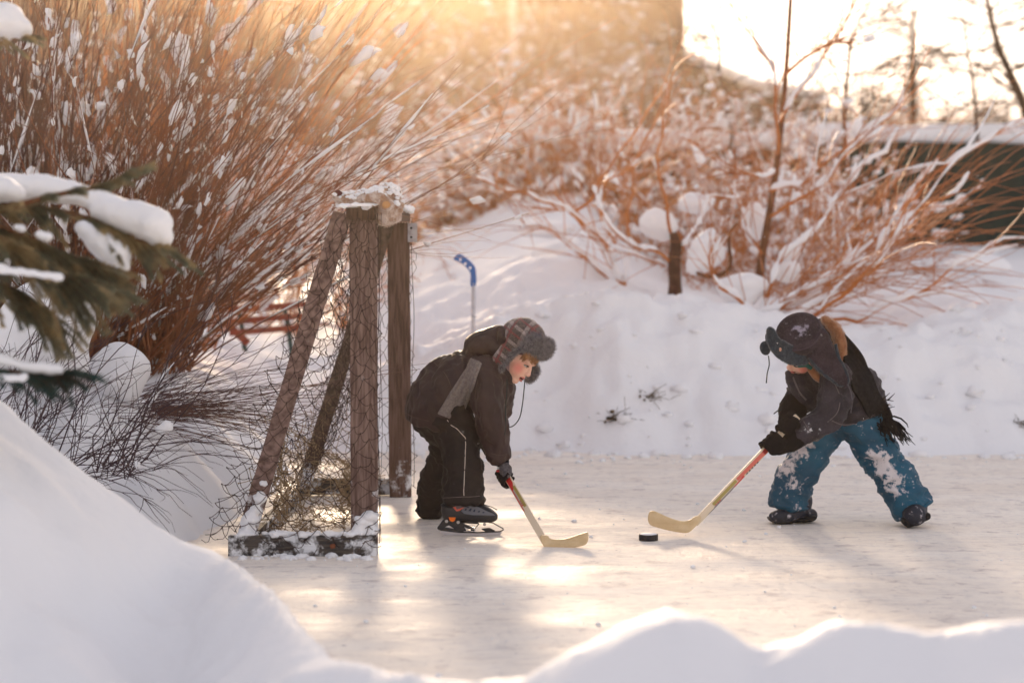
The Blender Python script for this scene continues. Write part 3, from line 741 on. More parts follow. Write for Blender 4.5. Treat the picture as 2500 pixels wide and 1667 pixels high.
# trousers
g = Geo()
limb(g, [(1062, 1000, .12, 66), (1085, 1022, .12, 66)], D1, 1.5, 20)
limb(g, [(1090, 1010, .0, 60), (1122, 1060, -.03, 56), (1130, 1112, -.06, 49), (1131, 1170, -.08, 48), (1130, 1231, -.095, 52)], D1, 1.0, 18, flat1=True)
limb(g, [(1070, 1010, .22, 56), (1090, 1062, .27, 48), (1094, 1110, .32, 43), (1066, 1175, .42, 42), (1050, 1247, .5, 38)], D1, 1.0, 18, flat1=True)
tr = remesh(g.mesh(), .0075, 4); ruffle(tr, .017, 8, 13, (1, 1, 1.6), True); ruffle(tr, .007, 22, 14, (1, 1, 1.5), True); 
tro = link('trousers', tr, BLACKP, boy)
tb = bvh(tr)
g = Geo(); g.tube([proj(tb, *p, .0015, 10.4)[0] for p in [(1092, 1026), (1102, 1038), (1116, 1047), (1126, 1058), (1136, 1069), (1137, 1085), (1136, 1105), (1135, 1130), (1134, 1155), (1133, 1180), (1132, 1198), (1133, 1210)]], .0017, 5)
g.link('piping', mat('white_piping', (.65, .58, .52), .6), tro)
g = Geo(); g.tube([proj(tb, x, 1215 - .05 * (x - 1085), .001, 10.4)[0] for x in range(1083, 1178, 8)], .0012, 4); g.link('hem_seam', mat('seam_frost', (.22, .18, .17), .8), tro)
jb = bvh(jk)
SEAM1 = mat('brown_seam', (.075, .05, .045), .7)
for nm, pts_ in (('hem_seam', [(990, 1008), (1010, 1018), (1040, 1026), (1070, 1032)]), ('sleeve_seam', [(1178, 900), (1165, 935), (1160, 975), (1166, 1010), (1178, 1045)]), ('yoke_seam', [(1060, 885), (1085, 910), (1098, 935), (1104, 960)]), ('cuff_seam', [(1199, 1106), (1218, 1111), (1236, 1108)])):
    g = Geo(); g.tube(catmull([proj(jb, *q, .0008, D1 - .1)[0] for q in pts_], 4), .0014, 5); g.link(nm, SEAM1, jko)
# scarf end lying over the back
SC = mat('grey_knit', (.17, .145, .14), .95, .1, col2=(.23, .20, .19), nscale=90, bump=1, bscale=260, bdist=.004)
drape(jb, [(1163, 880, 13), (1148, 912, 16), (1132, 948, 21), (1114, 985, 26), (1097, 1022, 31)], .014, .012, SC, 'scarf', boy, ribs=6, rib=.0035, nac=25)
g = Geo(); limb(g, [(1150, 876, .0, 13), (1180, 884, -.07, 13), (1215, 900, -.08, 12), (1240, 922, -.05, 10)], D1, .9, 10); link('scarf_collar', remesh(g.mesh(), .005, 2), SC, boy)
# hat
def plaid():
    m = bpy.data.materials.new('plaid_wool'); m.use_nodes = True; t = m.node_tree; p = t.nodes['Principled BSDF']; N = t.nodes.new; L = t.links.new
    geo = N('ShaderNodeNewGeometry'); last = None
    def dotc(v, s_, o_):
        d = N('ShaderNodeVectorMath'); d.operation = 'DOT_PRODUCT'; L(geo.outputs['Position'], d.inputs[0]); d.inputs[1].default_value = v
        ma = N('ShaderNodeMath'); ma.operation = 'MULTIPLY_ADD'; ma.inputs[1].default_value = s_; ma.inputs[2].default_value = o_; L(d.outputs['Value'], ma.inputs[0])
        fr_ = N('ShaderNodeMath'); fr_.operation = 'FRACT'; L(ma.outputs[0], fr_.inputs[0]); return fr_.outputs[0]
    n = N('ShaderNodeTexNoise'); n.inputs['Scale'].default_value = 160; n.inputs['Detail'].default_value = 3; L(geo.outputs['Position'], n.inputs['Vector'])
    r0 = N('ShaderNodeValToRGB'); r0.color_ramp.elements[0].color = (.028, .02, .018, 1); r0.color_ramp.elements[1].color = (.10, .075, .07, 1); r0.color_ramp.elements[0].position = .35; r0.color_ramp.elements[1].position = .65; L(n.outputs['Fac'], r0.inputs[0]); last = r0.outputs[0]
    v1 = H1.f * .8 + H1.u * .2; v2 = H1.u
    for v, s_, o_, stops in ((v1, 15, .3, [(0, 0), (.30, 0), (.32, .7), (.52, .7), (.54, 0)]), (v2, 15, .1, [(0, 0), (.40, 0), (.42, .65), (.60, .65), (.62, 0)])):
        f_ = dotc(v, s_, o_); r = N('ShaderNodeValToRGB'); r.color_ramp.interpolation = 'CONSTANT'; e = r.color_ramp.elements; e[0].position = 0; e[0].color = (0, 0, 0, 1); e[1].position = .32; e[1].color = (.6, .6, .6, 1)
        k = e.new(.54); k.color = (0, 0, 0, 1); L(f_, r.inputs[0])
        mm = N('ShaderNodeMath'); mm.operation = 'MULTIPLY'; L(r.outputs[0], mm.inputs[0]); L(n.outputs['Fac'], mm.inputs[1])
        mx = N('ShaderNodeMix'); mx.data_type = 'RGBA'; L(mm.outputs[0], mx.inputs['Factor']); L(last, mx.inputs['A']); mx.inputs['B'].default_value = (.62, .52, .50, 1); last = mx.outputs['Result']
    for v, s_, o_ in ((v1, 15, .12), (v2, 15, .62)):
        f_ = dotc(v, s_, o_); r = N('ShaderNodeValToRGB'); r.color_ramp.interpolation = 'CONSTANT'; e = r.color_ramp.elements; e[0].position = 0; e[0].color = (0, 0, 0, 1); e[1].position = .42; e[1].color = (.75, .75, .75, 1)
        k = e.new(.55); k.color = (0, 0, 0, 1); L(f_, r.inputs[0])
        mx = N('ShaderNodeMix'); mx.data_type = 'RGBA'; L(r.outputs[0], mx.inputs['Factor']); L(last, mx.inputs['A']); mx.inputs['B'].default_value = (.17, .022, .028, 1); last = mx.outputs['Result']
    L(last, p.inputs['Base Color']); p.inputs['Roughness'].default_value = .95; p.inputs['Sheen Weight'].default_value = .3
    b = N('ShaderNodeBump'); b.inputs['Strength'].default_value = .8; b.inputs['Distance'].default_value = .003; L(n.outputs['Fac'], b.inputs['Height']); L(b.outputs[0], p.inputs['Normal'])
    return m
PL = plaid(); FUR = mat('grey_fur', (.045, .043, .055), .9, .15, col2=(.14, .13, .15), nscale=90, sheen=.4); FURL = mat('grey_fur_tips', (.10, .095, .115), .8, .2, col2=(.25, .235, .25), nscale=60, sheen=.5)
hat1 = None
g = Geo(); H1.ell(g, (-.022, 0, .066), (.104, .098, .100), nu=26, nv=18); H1.ell(g, (-.05, 0, .0), (.075, .088, .06), nu=22, nv=14)
H1.ell(g, (-.022, -.083, -.035), (.036, .016, .070), nu=16, nv=12); H1.ell(g, (-.002, .083, -.03), (.036, .014, .06), nu=16, nv=12)
me = remesh(g.mesh(), .005, 5); ruffle(me, .004, 22, 2); hat1 = link('hat', me, PL, boy)
fuzz('wool_fuzz', me, 2200, .006, .0004, mat('wool_fibre', (.35, .26, .20), .9, sheen=.5), hat1, seed=5)
g = Geo()
for k in range(13):
    a = R(-54 + 9 * k); H1.ell(g, (-.028 + .108 * math.cos(a), .090 * math.sin(a), .096 - .035 * (1 - math.cos(a))), (.030, .034, .044), nz=.1)
me = remesh(g.mesh(), .006, 3); ruffle(me, .006, 30, 7); br = link('fur_brim', me, FUR, hat1)
fuzz('fur', me, 9000, .020, .00055, FURL, br, seed=6, droop=.1)
g = Geo()
for k in range(9): t_ = k / 8; H1.ell(g, (.020 - .01 * t_ - .012 * math.sin(t_ * 3), -.082, .035 - .135 * t_), (.013, .013, .016))
me = remesh(g.mesh(), .005, 2); ef = link('flap_edge', me, FUR, hat1); fuzz('fur', me, 3200, .013, .0005, FURL, ef, seed=8)
g = Geo(); H1.ell(g, (.086, .078, -.028), (.022, .012, .044)); H1.ell(g, (.055, .085, -.01), (.03, .012, .04)); me = remesh(g.mesh(), .005, 2); ef = link('ear_flap', me, FUR, hat1); fuzz('fur', me, 3000, .013, .0005, FURL, ef, seed=9)
CORD = mat('dark_green_cord', (.008, .022, .022), .7)
for path, Yd in (([(1238, 925), (1237, 960), (1234, 1000), (1234, 1040), (1232, 1062)], -.17), ([(1282, 922), (1279, 955), (1275, 990), (1269, 1018), (1258, 1035), (1246, 1042), (1238, 1040)], .03)):
    g = Geo(); g.tube(catmull([at(a, b, D1 + Yd) for a, b in path], 5), .0026, 5, cap=True); g.link('cord', CORD, hat1)
# gloves
GG = mat('grey_knit_glove', (.075, .07, .08), .95, .1, col2=(.13, .12, .13), nscale=120, bump=.8, bscale=300, bdist=.003); GB = mat('black_knit_glove', (.012, .010, .012), .95, .1, bump=.8, bscale=300, bdist=.003)
hA = at(1236, 1163, 10.405); heelA = at(1331, 1332, 10.06); axA = (heelA - hA).normalized()
gp = Geo(); gf = Geo(); hand(gp, gf, hA, axA, Vector((-.45, -.8, .25)), at(1226, 1126, D1 - .10), .0105, .017, seed=1)
me = remesh(gp.mesh(), .004, 2); gl = link('glove', me, GG, boy); link('fingers', remesh(gf.mesh(), .0032, 1, .3), GB, gl)
g = Geo(); c = at(1225, 1124, D1 - .10); dd = (at(1232, 1150, D1 - .1) - c).normalized(); g.tube([c - dd * .02, c - dd * .004, c + dd * .012, c + dd * .02], [.029, .031, .030, .027], 16, cap=True); link('cuff', g.mesh(), GB, gl)
gb_ = bvh(me)
# emblem on the glove: little white ball with dark patches over a red patch
def decal(tree, pts, thick, m, name, parent, lift=.001, fb=10.35):
    P = [proj(tree, a, b, lift, fb) for a, b in pts]; n = sum((q[1] for q in P), Vector()) / len(P); n.normalize()
    vs = [q[0] for q in P]; c = sum(vs, Vector()) / len(vs); vs2 = [v + n * thick for v in vs]; k = len(vs)
    fs = [(i, (i + 1) % k, k + (i + 1) % k, k + i) for i in range(k)]; fs += [(k + i, k + (i + 1) % k, 2 * k) for i in range(k)]
    return link(name, pyd(vs + vs2 + [c + n * thick], fs), m, parent, False)
circ = lambda x, y, r, n=10, q=1: [(x + r * math.cos(2 * math.pi * i / n), y + q * r * math.sin(2 * math.pi * i / n)) for i in range(n)]
decal(gb_, [(1211, 1147), (1220, 1147), (1219.5, 1151.5), (1212, 1151.5)], .0012, mat('red_knit', (.35, .02, .03), .9), 'red_patch', gl)
WH = mat('white_thread', (.7, .68, .66), .8)
decal(gb_, [(1216.5 + (4.6 if i % 2 else 2.4) * math.cos(i * math.pi / 5), 1142 + (4.6 if i % 2 else 2.4) * math.sin(i * math.pi / 5)) for i in range(10)], .0012, WH, 'ball_emblem', gl)
decal(gb_, circ(1216.5, 1142, 1.3, 6), .0016, DARK if 'DARK' in globals() else GB, 'ball_patch', gl)
gp = Geo(); gf = Geo(); hB = hA - axA * .19; hand(gp, gf, hB, axA, Vector((.3, .5, .6)), at(1192, 1034, D1 + .2), .0105, .017, seed=2)
gl2 = link('glove', remesh(gp.mesh(), .005, 2), GG, boy); link('fingers', remesh(gf.mesh(), .004, 1, .3), GB, gl2)
# skates
SB = mat('black_skate_shell', (.010, .011, .016), .45, .5, snow=.70, snowscale=60); SG = mat('grey_skate_panel', (.13, .14, .17), .5, .4); STEEL = mat('blade_steel', (.55, .52, .55), .3, .5, metal=.8)
SR = mat('coral_trim', (.70, .13, .08), .5); SO = mat('orange_plug', (.85, .17, .01), .4); RV = mat('rivet', (.45, .42, .40), .4, metal=.6); LAT = mat('navy_mesh', (.02, .03, .06), .7)
def skate(ox, oy, D, s, pose=''):
    X = lambda p: (ox + p[0] / 9.046 * s, oy + p[1] / 9.046 * s)
    hold = [[(610, 970), (735, 800), (1000, 770), (1500, 790), (1850, 860), (2070, 985), (2080, 1025), (2000, 1066), (1500, 1088), (1100, 1083), (700, 1035), (622, 1005)],
            [(770, 960), (870, 915), (995, 1000)], [(1140, 860), (1200, 785), (1440, 825), (1520, 890), (1440, 975)], [(1200, 950), (1385, 1020), (1250, 1025)], [(1630, 1010), (1760, 995), (1840, 1035), (1700, 1050)]]
    sk = link('ice_skate', extrude_px([[X(p) for p in h] for h in hold], D, .022, .003), SB, boy, False)
    bl = [(650, 1035), (668, 1068), (700, 1105), (790, 1135), (1200, 1165), (1700, 1192), (1900, 1178), (2000, 1135), (2036, 1085), (2040, 1066), (1500, 1086), (1100, 1081)]
    link('blade', extrude_px([[X(p) for p in bl]], D, .0045), STEEL, sk, False)
    bt = smooth_poly([(760, 430), (700, 520), (700, 620), (740, 760), (820, 830), (1100, 810), (1500, 850), (1800, 850), (1930, 790), (1945, 690), (1880, 620), (1760, 530), (1620, 450), (1500, 430)], 3)
    me = extrude_px([[X(p) for p in bt]], D, .080, .026); me = remesh(me, .004, 3); link('boot', me, SB, sk)
    if s < .99: return sk
    t_ = bvh(me); S = lambda l: [X(p) for p in l]
    pan = [(1145, 580), (1180, 510), (1260, 460), (1360, 440), (1540, 500), (1680, 570), (1850, 640), (1900, 680), (1600, 670), (1400, 668), (1210, 640)]
    link('side_panel', extrude_px([S(pan)], D, .004, .001, off=-.0405), SG, sk, False)
    g = Geo()
    for a, b in (((1210, 560), (1270, 520)), ((1300, 575), (1380, 520)), ((1400, 590), (1460, 540)), ((1500, 600), (1560, 570)), ((1600, 615), (1660, 595)), ((1240, 500), (1330, 480))):
        P_ = [at(*X(p), D) + Vector((0, -.0435, 0)) for p in ((a[0], a[1]), ((a[0] + b[0]) / 2, b[1]), b, ((a[0] + b[0]) / 2 + 15, a[1] + 10))]; g.add(P_, [(0, 1, 2, 3)])
    g.link('mesh_insert', LAT, sk, False)
    strap = [(950, 500), (1050, 445), (1380, 385), (1440, 400), (1240, 470), (1120, 560), (1040, 585)]
    link('strap', extrude_px([S(strap)], D, .005, .001, off=-.043), mat('warm_grey_strap', (.17, .13, .14), .6), sk, False)
    for pl_ in ([(965, 490), (1020, 480), (1045, 540), (1040, 582)], [(1045, 545), (1220, 490), (1110, 568), (1045, 582)]):
        link('strap_edge', extrude_px([S(pl_)], D, .002, 0, off=-.0475), SR, sk, False)
    link('plug', extrude_px([S([(870, 715), (1020, 720), (1012, 770), (985, 805), (945, 820), (905, 800), (880, 765)])], D, .004, .001, off=-.041), SO, sk, False)
    for c_ in ((820, 808), (1075, 830), (1655, 890)): link('rivet', extrude_px([S(circ(c_[0], c_[1], 36, 12))], D, .004, .001, off=-.014 if c_[0] > 1500 else -.036), RV, sk, False)
    g = Geo(); g.tube([at(*X(p), D - .012) for p in ((1400, 405), (1520, 450), (1610, 495), (1700, 520))], [.004, .006, .005, .003], 6, cap=True); g.link('tongue_edge', SR, sk)
    g = Geo(); g.tube(catmull([at(*X(p), D - .015) for p in ((1560, 450), (1700, 480), (1820, 520), (1935, 580))], 4), .0018, 5); g.tube(catmull([at(*X(p), D - .012) for p in ((1680, 500), (1730, 540), (1790, 600))], 4), .0018, 5); g.link('lace', GB, sk)
    return sk
skate(1000, 1180, 10.407, 1.0)
skate(949, 1143, 11.0, .95)

# ============================================================ the right player
D2 = 10.8
boy2 = empty('person', at(2060, 1280, D2), 'child in charcoal coat, blue snow trousers and dark ear-flap hat, head bowed', 'person')
boy2.location.z = 0
H2 = Head(at(1962, 856, D2 - .13), (-.76, -.24, -.60), (-.24, -.76, .60))
g = Geo(); H2.shape(g)
limb(g, [(1968, 862, -.10, 28), (1995, 885, -.03, 28), (2030, 920, 0, 48), (2065, 965, .02, 56), (2085, 1005, .02, 48)], D2, 1.1)
for pts in ([(2025, 925, -.12, 24), (2025, 1000, -.2, 20), (1930, 1072, -.22, 14), (1905, 1082, -.22, 13)], [(1985, 915, .1, 22), (1945, 975, .0, 18), (1932, 1005, -.04, 13)],
            [(2050, 1010, .02, 34), (1975, 1120, .0, 26), (1935, 1215, .0, 18), (1925, 1262, .03, 16)], [(2100, 1010, .0, 34), (2165, 1110, -.03, 26), (2225, 1215, -.06, 18), (2235, 1258, -.08, 16)]):
    limb(g, pts, D2, 1.0, 12)
link('body', remesh(g.mesh(), .0034, 2, .4), skin_mat('rosy_skin', H2.C, H2.f, H2.l, H2.u), boy2); H2.features(boy2, HAIR)
COAT = mat('charcoal_wool', (.026, .024, .030), .95, .15, col2=(.052, .045, .055), nscale=14, ndetail=8, bump=.6, bscale=120, bdist=.004, sheen=.08, snow=.76, snowscale=30,
           snowmask=[(at(1985, 1052, D2 - .30), .085, .24), (at(1965, 1062, D2 - .28), .05, .12), (at(2095, 1030, D2 - .2), .10, .08)])
g = Geo()
limb(g, [(1990, 895, -.01, 44), (2025, 918, 0, 70), (2060, 955, .01, 80), (2082, 995, .02, 74), (2092, 1022, .02, 66)], D2, 1.15, 24, flat1=True)
limb(g, [(2060, 900, .04, 40), (2100, 945, .10, 50), (2125, 985, .12, 40)], D2, 1.0, 16)
limb(g, [(2040, 925, -.14, 44), (2038, 980, -.19, 42), (2020, 1022, -.22, 34), (1970, 1050, -.24, 31), (1934, 1070, -.23, 29)], D2, 1.0, 16, flat1=True)
limb(g, [(1990, 915, .08, 40), (1962, 950, .02, 35), (1946, 985, -.02, 32), (1940, 1000, -.03, 31)], D2, 1.0, 16, flat1=True)
limb(g, [(1940, 920, -.05, 22), (1965, 960, -.05, 26), (1990, 985, -.04, 20)], D2, 1.4, 12)
limb(g, [(2012, 800, .08, 26), (2030, 850, .05, 30), (2020, 890, .0, 34)], D2, 1.0, 12)
ct = remesh(g.mesh(), .0075, 4); ruffle(ct, .015, 8, 23, (1, 1, 1.5), True); ruffle(ct, .006, 22, 24, (1, 1, 1), True)
cto = link('coat', ct, COAT, boy2)
fuzz('wool_fuzz', ct, 2600, .006, .0004, mat('wool_fibre_pale', (.12, .10, .105), .9, sheen=.6), cto, seed=15)
cb = bvh(ct)
SEAM = mat('pale_seam', (.13, .11, .115), .9)
for nm, pts_ in (('front_edge', [(1934, 905), (1938, 925), (1946, 945), (1956, 962), (1968, 976)]), ('sleeve_seam', [(2036, 935), (2048, 960), (2050, 985), (2042, 1010), (2020, 1030)]), ('hem_seam', [(2030, 1026), (2055, 1036), (2085, 1034), (2112, 1024), (2135, 1010)]), ('cuff_seam', [(1962, 1028), (1970, 1042), (1978, 1056)])):
    g = Geo(); g.tube(catmull([proj(cb, *q, .001, D2 - .1)[0] for q in pts_], 4), .0022 if nm != 'front_edge' else .0045, 5); g.link(nm, SEAM, cto)
# fluffy tan collar
TAN = mat('tan_fleece', (.25, .10, .045), .95, .1, col2=(.34, .15, .07), nscale=30, bump=.5, bscale=90, bdist=.006, sheen=.5)
g = Geo(); limb(g, [(2015, 782, -.02, 12), (2036, 800, -.03, 15), (2050, 830, -.05, 17), (2052, 862, -.07, 15), (2044, 890, -.09, 11)], D2, 1.3, 12)

cl = link('collar', ruffle(remesh(g.mesh(), .005, 3), .004, 40, 3), TAN, boy2)
g = Geo(); limb(g, [(1980, 902, -.14, 10), (1995, 920, -.15, 11), (2012, 930, -.14, 9)], D2, 1.2, 10); link('collar', remesh(g.mesh(), .005, 2), TAN, boy2)
fuzz('fleece', cl.data, 2600, .007, .0005, mat('tan_fibre', (.45, .24, .11), .9, sheen=.5), cl, seed=4)
# snow trousers
BLU2 = mat('teal_snow_trousers', (.003, .055, .105), .6, .35, col2=(.006, .085, .15), nscale=6, bump=.35, bscale=40, bdist=.006, snow=.61, snowscale=34, snowcol=(.60, .56, .58),
           snowmask=[(at(2140, 1128, D2 - .14), .09, .50), (at(2180, 1170, D2 - .14), .09, .34), (at(1945, 1070, D2 - .09), .11, .52), (at(1900, 1130, D2 - .06), .10, .36), (at(1935, 1180, D2 - .09), .09, .15), (at(2205, 1215, D2 - .14), .06, .10), (at(1960, 1235, D2 - .08), .05, .1)])
g = Geo()
limb(g, [(2078, 985, .02, 56), (2080, 1015, .02, 58)], D2, 1.25, 20)
limb(g, [(2050, 1005, .03, 50), (2000, 1070, .01, 48), (1962, 1130, .0, 47), (1936, 1185, .01, 46), (1926, 1236, .02, 48)], D2, 1.0, 20, flat1=True)
limb(g, [(2092, 1010, .0, 54), (2128, 1075, -.02, 50), (2168, 1140, -.03, 50), (2202, 1195, -.05, 50), (2233, 1246, -.07, 50)], D2, 1.0, 20, flat1=True)
tr2 = remesh(g.mesh(), .0075, 4); ruffle(tr2, .018, 7, 33, (1, 1, 1.8), True); ruffle(tr2, .009, 16, 35, (1, 1, 2), True); t2o = link('snow_trousers', tr2, BLU2, boy2)
# rolled hems
for c_, d_ in (((1926, 1236, .02), (-.12, .98)), ((2232, 1245, -.07), (.5, .86))):
    g = Geo(); c3 = at(c_[0], c_[1], D2 + c_[2]); t_ = Vector((d_[0], 0, -d_[1])).normalized(); x_ = t_.cross(Vector((0, 1, 0))).normalized(); P_ = []
    for k in range(21): a_ = 2 * math.pi * k / 20; P_.append(c3 + (x_ * math.cos(a_) + Vector((0, 1, 0)) * math.sin(a_)) * .089 - t_ * .006)
    g.tube(P_, .007, 6); link('hem', g.mesh(), BLU2, t2o)
# boots
BT = mat('navy_boot', (.012, .016, .030), .6, .4, snow=.58, snowscale=38, snowcol=(.55, .52, .56)); SOLE = mat('black_sole', (.008, .008, .010), .8, snow=.66, snowscale=90)
g = Geo(); limb(g, [(1955, 1225, .03, 30), (1950, 1245, .02, 27), (1925, 1256, -.02, 20), (1895, 1261, -.05, 16)], D2, 1.25, 14); limb(g, [(1945, 1256, .02, 20), (1975, 1256, .06, 18)], D2, 1.3, 14)
bo = link('boot', ruffle(remesh(g.mesh(), .005, 3), .004, 30, 3), BT, boy2)
link('sole', remesh(extrude_px([smooth_poly([(1875, 1262), (1880, 1271), (1905, 1278), (1930, 1277), (1942, 1270), (1975, 1272), (1990, 1266), (1990, 1258), (1950, 1262), (1910, 1263)], 3)], D2 - .005, .085, .012), .004, 2), SOLE, bo)
g = Geo(); limb(g, [(2235, 1225, -.07, 30), (2232, 1248, -.10, 31), (2234, 1258, -.17, 27)], D2, 1.1, 14)
bo = link('boot', ruffle(remesh(g.mesh(), .005, 3), .004, 30, 6), BT, boy2)
link('sole', remesh(extrude_px([smooth_poly([(2200, 1262), (2208, 1283), (2222, 1282), (2245, 1272), (2266, 1262), (2264, 1248), (2240, 1254), (2215, 1260)], 3)], D2 - .13, .13, .010), .005, 2), SOLE, bo)
# scarf across the back with a fringe
BK = mat('black_knit', (.009, .009, .011), .95, .1, bump=1, bscale=180, bdist=.005, col2=(.018, .018, .02), nscale=60, snow=.84, snowscale=150)
sc_o = drape(cb, [(2040, 812, 10), (2060, 836, 16), (2082, 872, 23), (2096, 905, 25), (2108, 940, 28), (2124, 972, 24), (2142, 1002, 27), (2162, 1030, 22)], .016, .014, BK, 'scarf', boy2, ribs=4, rib=.004, nac=17, fb=D2 - .06)
g = Geo(); rn = random.Random(12)
for i in range(46):
    t_ = i / 45; a_ = at(2140 + 42 * t_, 1038 - 18 * t_ + rn.gauss(0, 5), D2 - .10 + rn.gauss(0, .012))
    b_ = a_ + Vector((.045 + rn.gauss(0, .02), rn.gauss(0, .015), -.055 + rn.gauss(0, .012))); c_ = b_ + Vector((.012 + rn.gauss(0, .012), rn.gauss(0, .01), -.028 + rn.gauss(0, .01)))
    g.tube([a_, a_.lerp(b_, .5) + Vector((.004, 0, .006)), b_, c_], [.0042, .004, .003, .0012], 5)
for i in range(30):
    p_ = at(2130 + rn.uniform(-10, 40), 970 + rn.uniform(0, 50), D2 - .09 + rn.gauss(0, .01)); g.tube([p_, p_ + Vector((rn.uniform(.01, .035), 0, rn.gauss(0, .016)))], [.004, .001], 4)
g.link('fringe', BK, sc_o)
# hat: flat-topped crown, turned-up front flap, long near ear flap
HT = mat('aubergine_wool', (.026, .020, .026), .95, .12, col2=(.045, .033, .042), nscale=20, bump=.6, bscale=160, bdist=.004, sheen=.06, snow=.70, snowscale=30, snowmask=[(at(1965, 812, D2 - .25), .08, .32), (at(1930, 790, D2 - .25), .06, .20)], snowcol=(.30, .27, .33))
HB = mat('blue_grey_pile', (.014, .024, .036), .95, .12, col2=(.026, .040, .056), nscale=60, bump=1, bscale=200, bdist=.005, sheen=.3)
g = Geo(); rings = [(-.0, .158, .03), (-.0, .160, .090), (.0, .150, .104), (-.004, .12, .107), (-.010, .08, .104), (-.016, .03, .104), (-.02, -.03, .100), (-.03, -.07, .085)]
vs = []; fs = []; n = 28
for x_, z_, r_ in rings:
    for k in range(n): a_ = 2 * math.pi * k / n; vs.append(H2(x_ + r_ * math.cos(a_), r_ * .97 * math.sin(a_), z_))
for i in range(len(rings) - 1):
    for k in range(n): fs.append((i * n + k, i * n + (k + 1) % n, (i + 1) * n + (k + 1) % n, (i + 1) * n + k))
fs.append(tuple(range(n))); fs.append(tuple((len(rings) - 1) * n + k for k in range(n))[::-1])
g.add(vs, fs)
# open the front for the face by keeping the crown above the brow: lower part sits back on the nape
me = modmesh(g.mesh(), []); bm = bmesh.new(); bm.from_mesh(me)
for v in bm.verts:
    d = v.co - H2.C; x_, z_ = d.dot(H2.f), d.dot(H2.u)
    if z_ < .05 and x_ > 0: v.co += H2.u * (.05 - z_)
bm.to_mesh(me); bm.free()
me = remesh(me, .005, 3); ruffle(me, .0035, 20, 8); ht = link('hat', me, HT, boy2)
g = Geo(); g.tube([H2(.100 * math.cos(k * math.pi / 14), .097 * math.sin(k * math.pi / 14), .150) for k in range(29)], .0035, 6); g.link('crown_seam', mat('crown_piping', (.06, .045, .06), .9), ht)
fuzz('wool_fuzz', me, 2600, .005, .0004, mat('wool_fibre_brown', (.12, .08, .08), .9, sheen=.6), ht, seed=21)
Df = lambda x, y: D2 - .315 + .0009 * max(0, x - 1900) - .0004 * (1900 - x if x < 1900 else 0) * -1
fl = smooth_poly([(1871, 806), (1880, 797), (1892, 806), (1905, 826), (1935, 842), (1962, 852), (1975, 868), (1973, 886), (1955, 893), (1925, 889), (1900, 876), (1882, 856), (1872, 832)], 4)
me = remesh(extrude_px([fl], Df, .030, .010), .004, 3); ruffle(me, .003, 30, 3); fo = link('front_flap', me, HB, ht); fuzz('pile', me, 2200, .005, .0004, mat('pile_fibre', (.07, .10, .13), .9, sheen=.4), fo, seed=22)
ef = smooth_poly([(1968, 865), (1982, 845), (1993, 818), (2004, 800), (2020, 812), (2034, 842), (2046, 874), (2066, 905), (2073, 930), (2066, 946), (2048, 944), (2020, 925), (1995, 905), (1978, 888)], 4)
Df2 = lambda x, y: D2 - .275 + .0010 * max(0, 2000 - x) * -.2 + .0005 * abs(x - 2010)
me = remesh(extrude_px([ef], Df2, .034, .012), .004, 3); ruffle(me, .003, 24, 5); eo = link('ear_flap', me, HT, ht)
g = Geo(); g.tube(catmull([at(x, y, Df2(x, y) - .010) for x, y in ((1975, 872), (1990, 893), (2012, 913), (2040, 934), (2060, 941), (2070, 930), (2064, 905), (2047, 872), (2040, 840))], 4), .0085, 8, cap=True)
link('flap_lining', ruffle(remesh(g.mesh(), .004, 1), .002, 60, 2), HB, eo); fuzz('pile', eo.data, 1500, .005, .0004, mat('pile_fibre_dark', (.10, .10, .13), .9, sheen=.4), eo, seed=23)
g = Geo(); g.ell(at(1868, 850, D2 - .12), (.022, 0, .012), (0, .015, 0), (-.012, 0, .030)); g.ell(at(1876, 830, D2 - .13), (.012, 0, .005), (0, .015, 0), (-.01, 0, .03)); link('ear_flap', remesh(g.mesh(), .004, 2), HB, ht)
g = Geo(); g.ell(at(1905, 853, D2 - .338), (.0055, 0, 0), (0, .003, 0), (0, 0, .009), 10, 6); g.link('badge', mat('copper_badge', (.55, .30, .22), .4, metal=.5), ht)
for path, dy in (([(1876, 868), (1878, 890), (1873, 912), (1871, 935)], -.13), ([(2070, 938), (2078, 960), (2080, 985), (2077, 1008)], -.225)):
    g = Geo(); g.tube(catmull([at(a, b, D2 + dy) for a, b in path], 4), [.0028] * 12 + [.0035], 5, cap=True); g.link('cord', CORD if path[0][0] < 2000 else mat('grey_cord', (.10, .09, .11), .9), ht)
g = Geo(); g.tube([at(1948, 893, D2 - .20), at(1968, 890, D2 - .21), at(1982, 900, D2 - .21)], [.008, .012, .008], 8, cap=True); link('chin_strap', g.mesh(), mat('green_lining', (.012, .10, .085), .8), ht)
# gloves and hands
GK = mat('black_glove', (.010, .009, .010), .95, .12, bump=1, bscale=180, bdist=.005, snow=.72, snowscale=85)
hC = at(1884, 1082, D2 - .30); hD = at(1921, 1038, D2 - .215); axC = (at(1690, 1284, 10.36) - hC).normalized(); hD = hC - axC * .105
gp = Geo(); gf = Geo(); hand(gp, gf, hC, axC, Vector((.3, -.9, .2)), at(1930, 1072, D2 - .25), .0115, .018, seed=3)
g1 = link('glove', ruffle(remesh(gp.mesh(), .004, 2), .003, 50, 1), GK, boy2); link('fingers', ruffle(remesh(gf.mesh(), .0035, 1, .3), .002, 60, 2), GK, g1)
g = Geo(); limb(g, [(1902, 1085, -.25, 27), (1925, 1074, -.25, 31), (1938, 1068, -.24, 31)], D2, 1.0, 14); link('cuff', ruffle(remesh(g.mesh(), .005, 2), .004, 40, 3), GK, g1)
gp = Geo(); gf = Geo(); hand(gp, gf, hD, axC, Vector((.2, -.5, .85)), at(1932, 1004, D2 - .06), .0115, .018, seed=4)
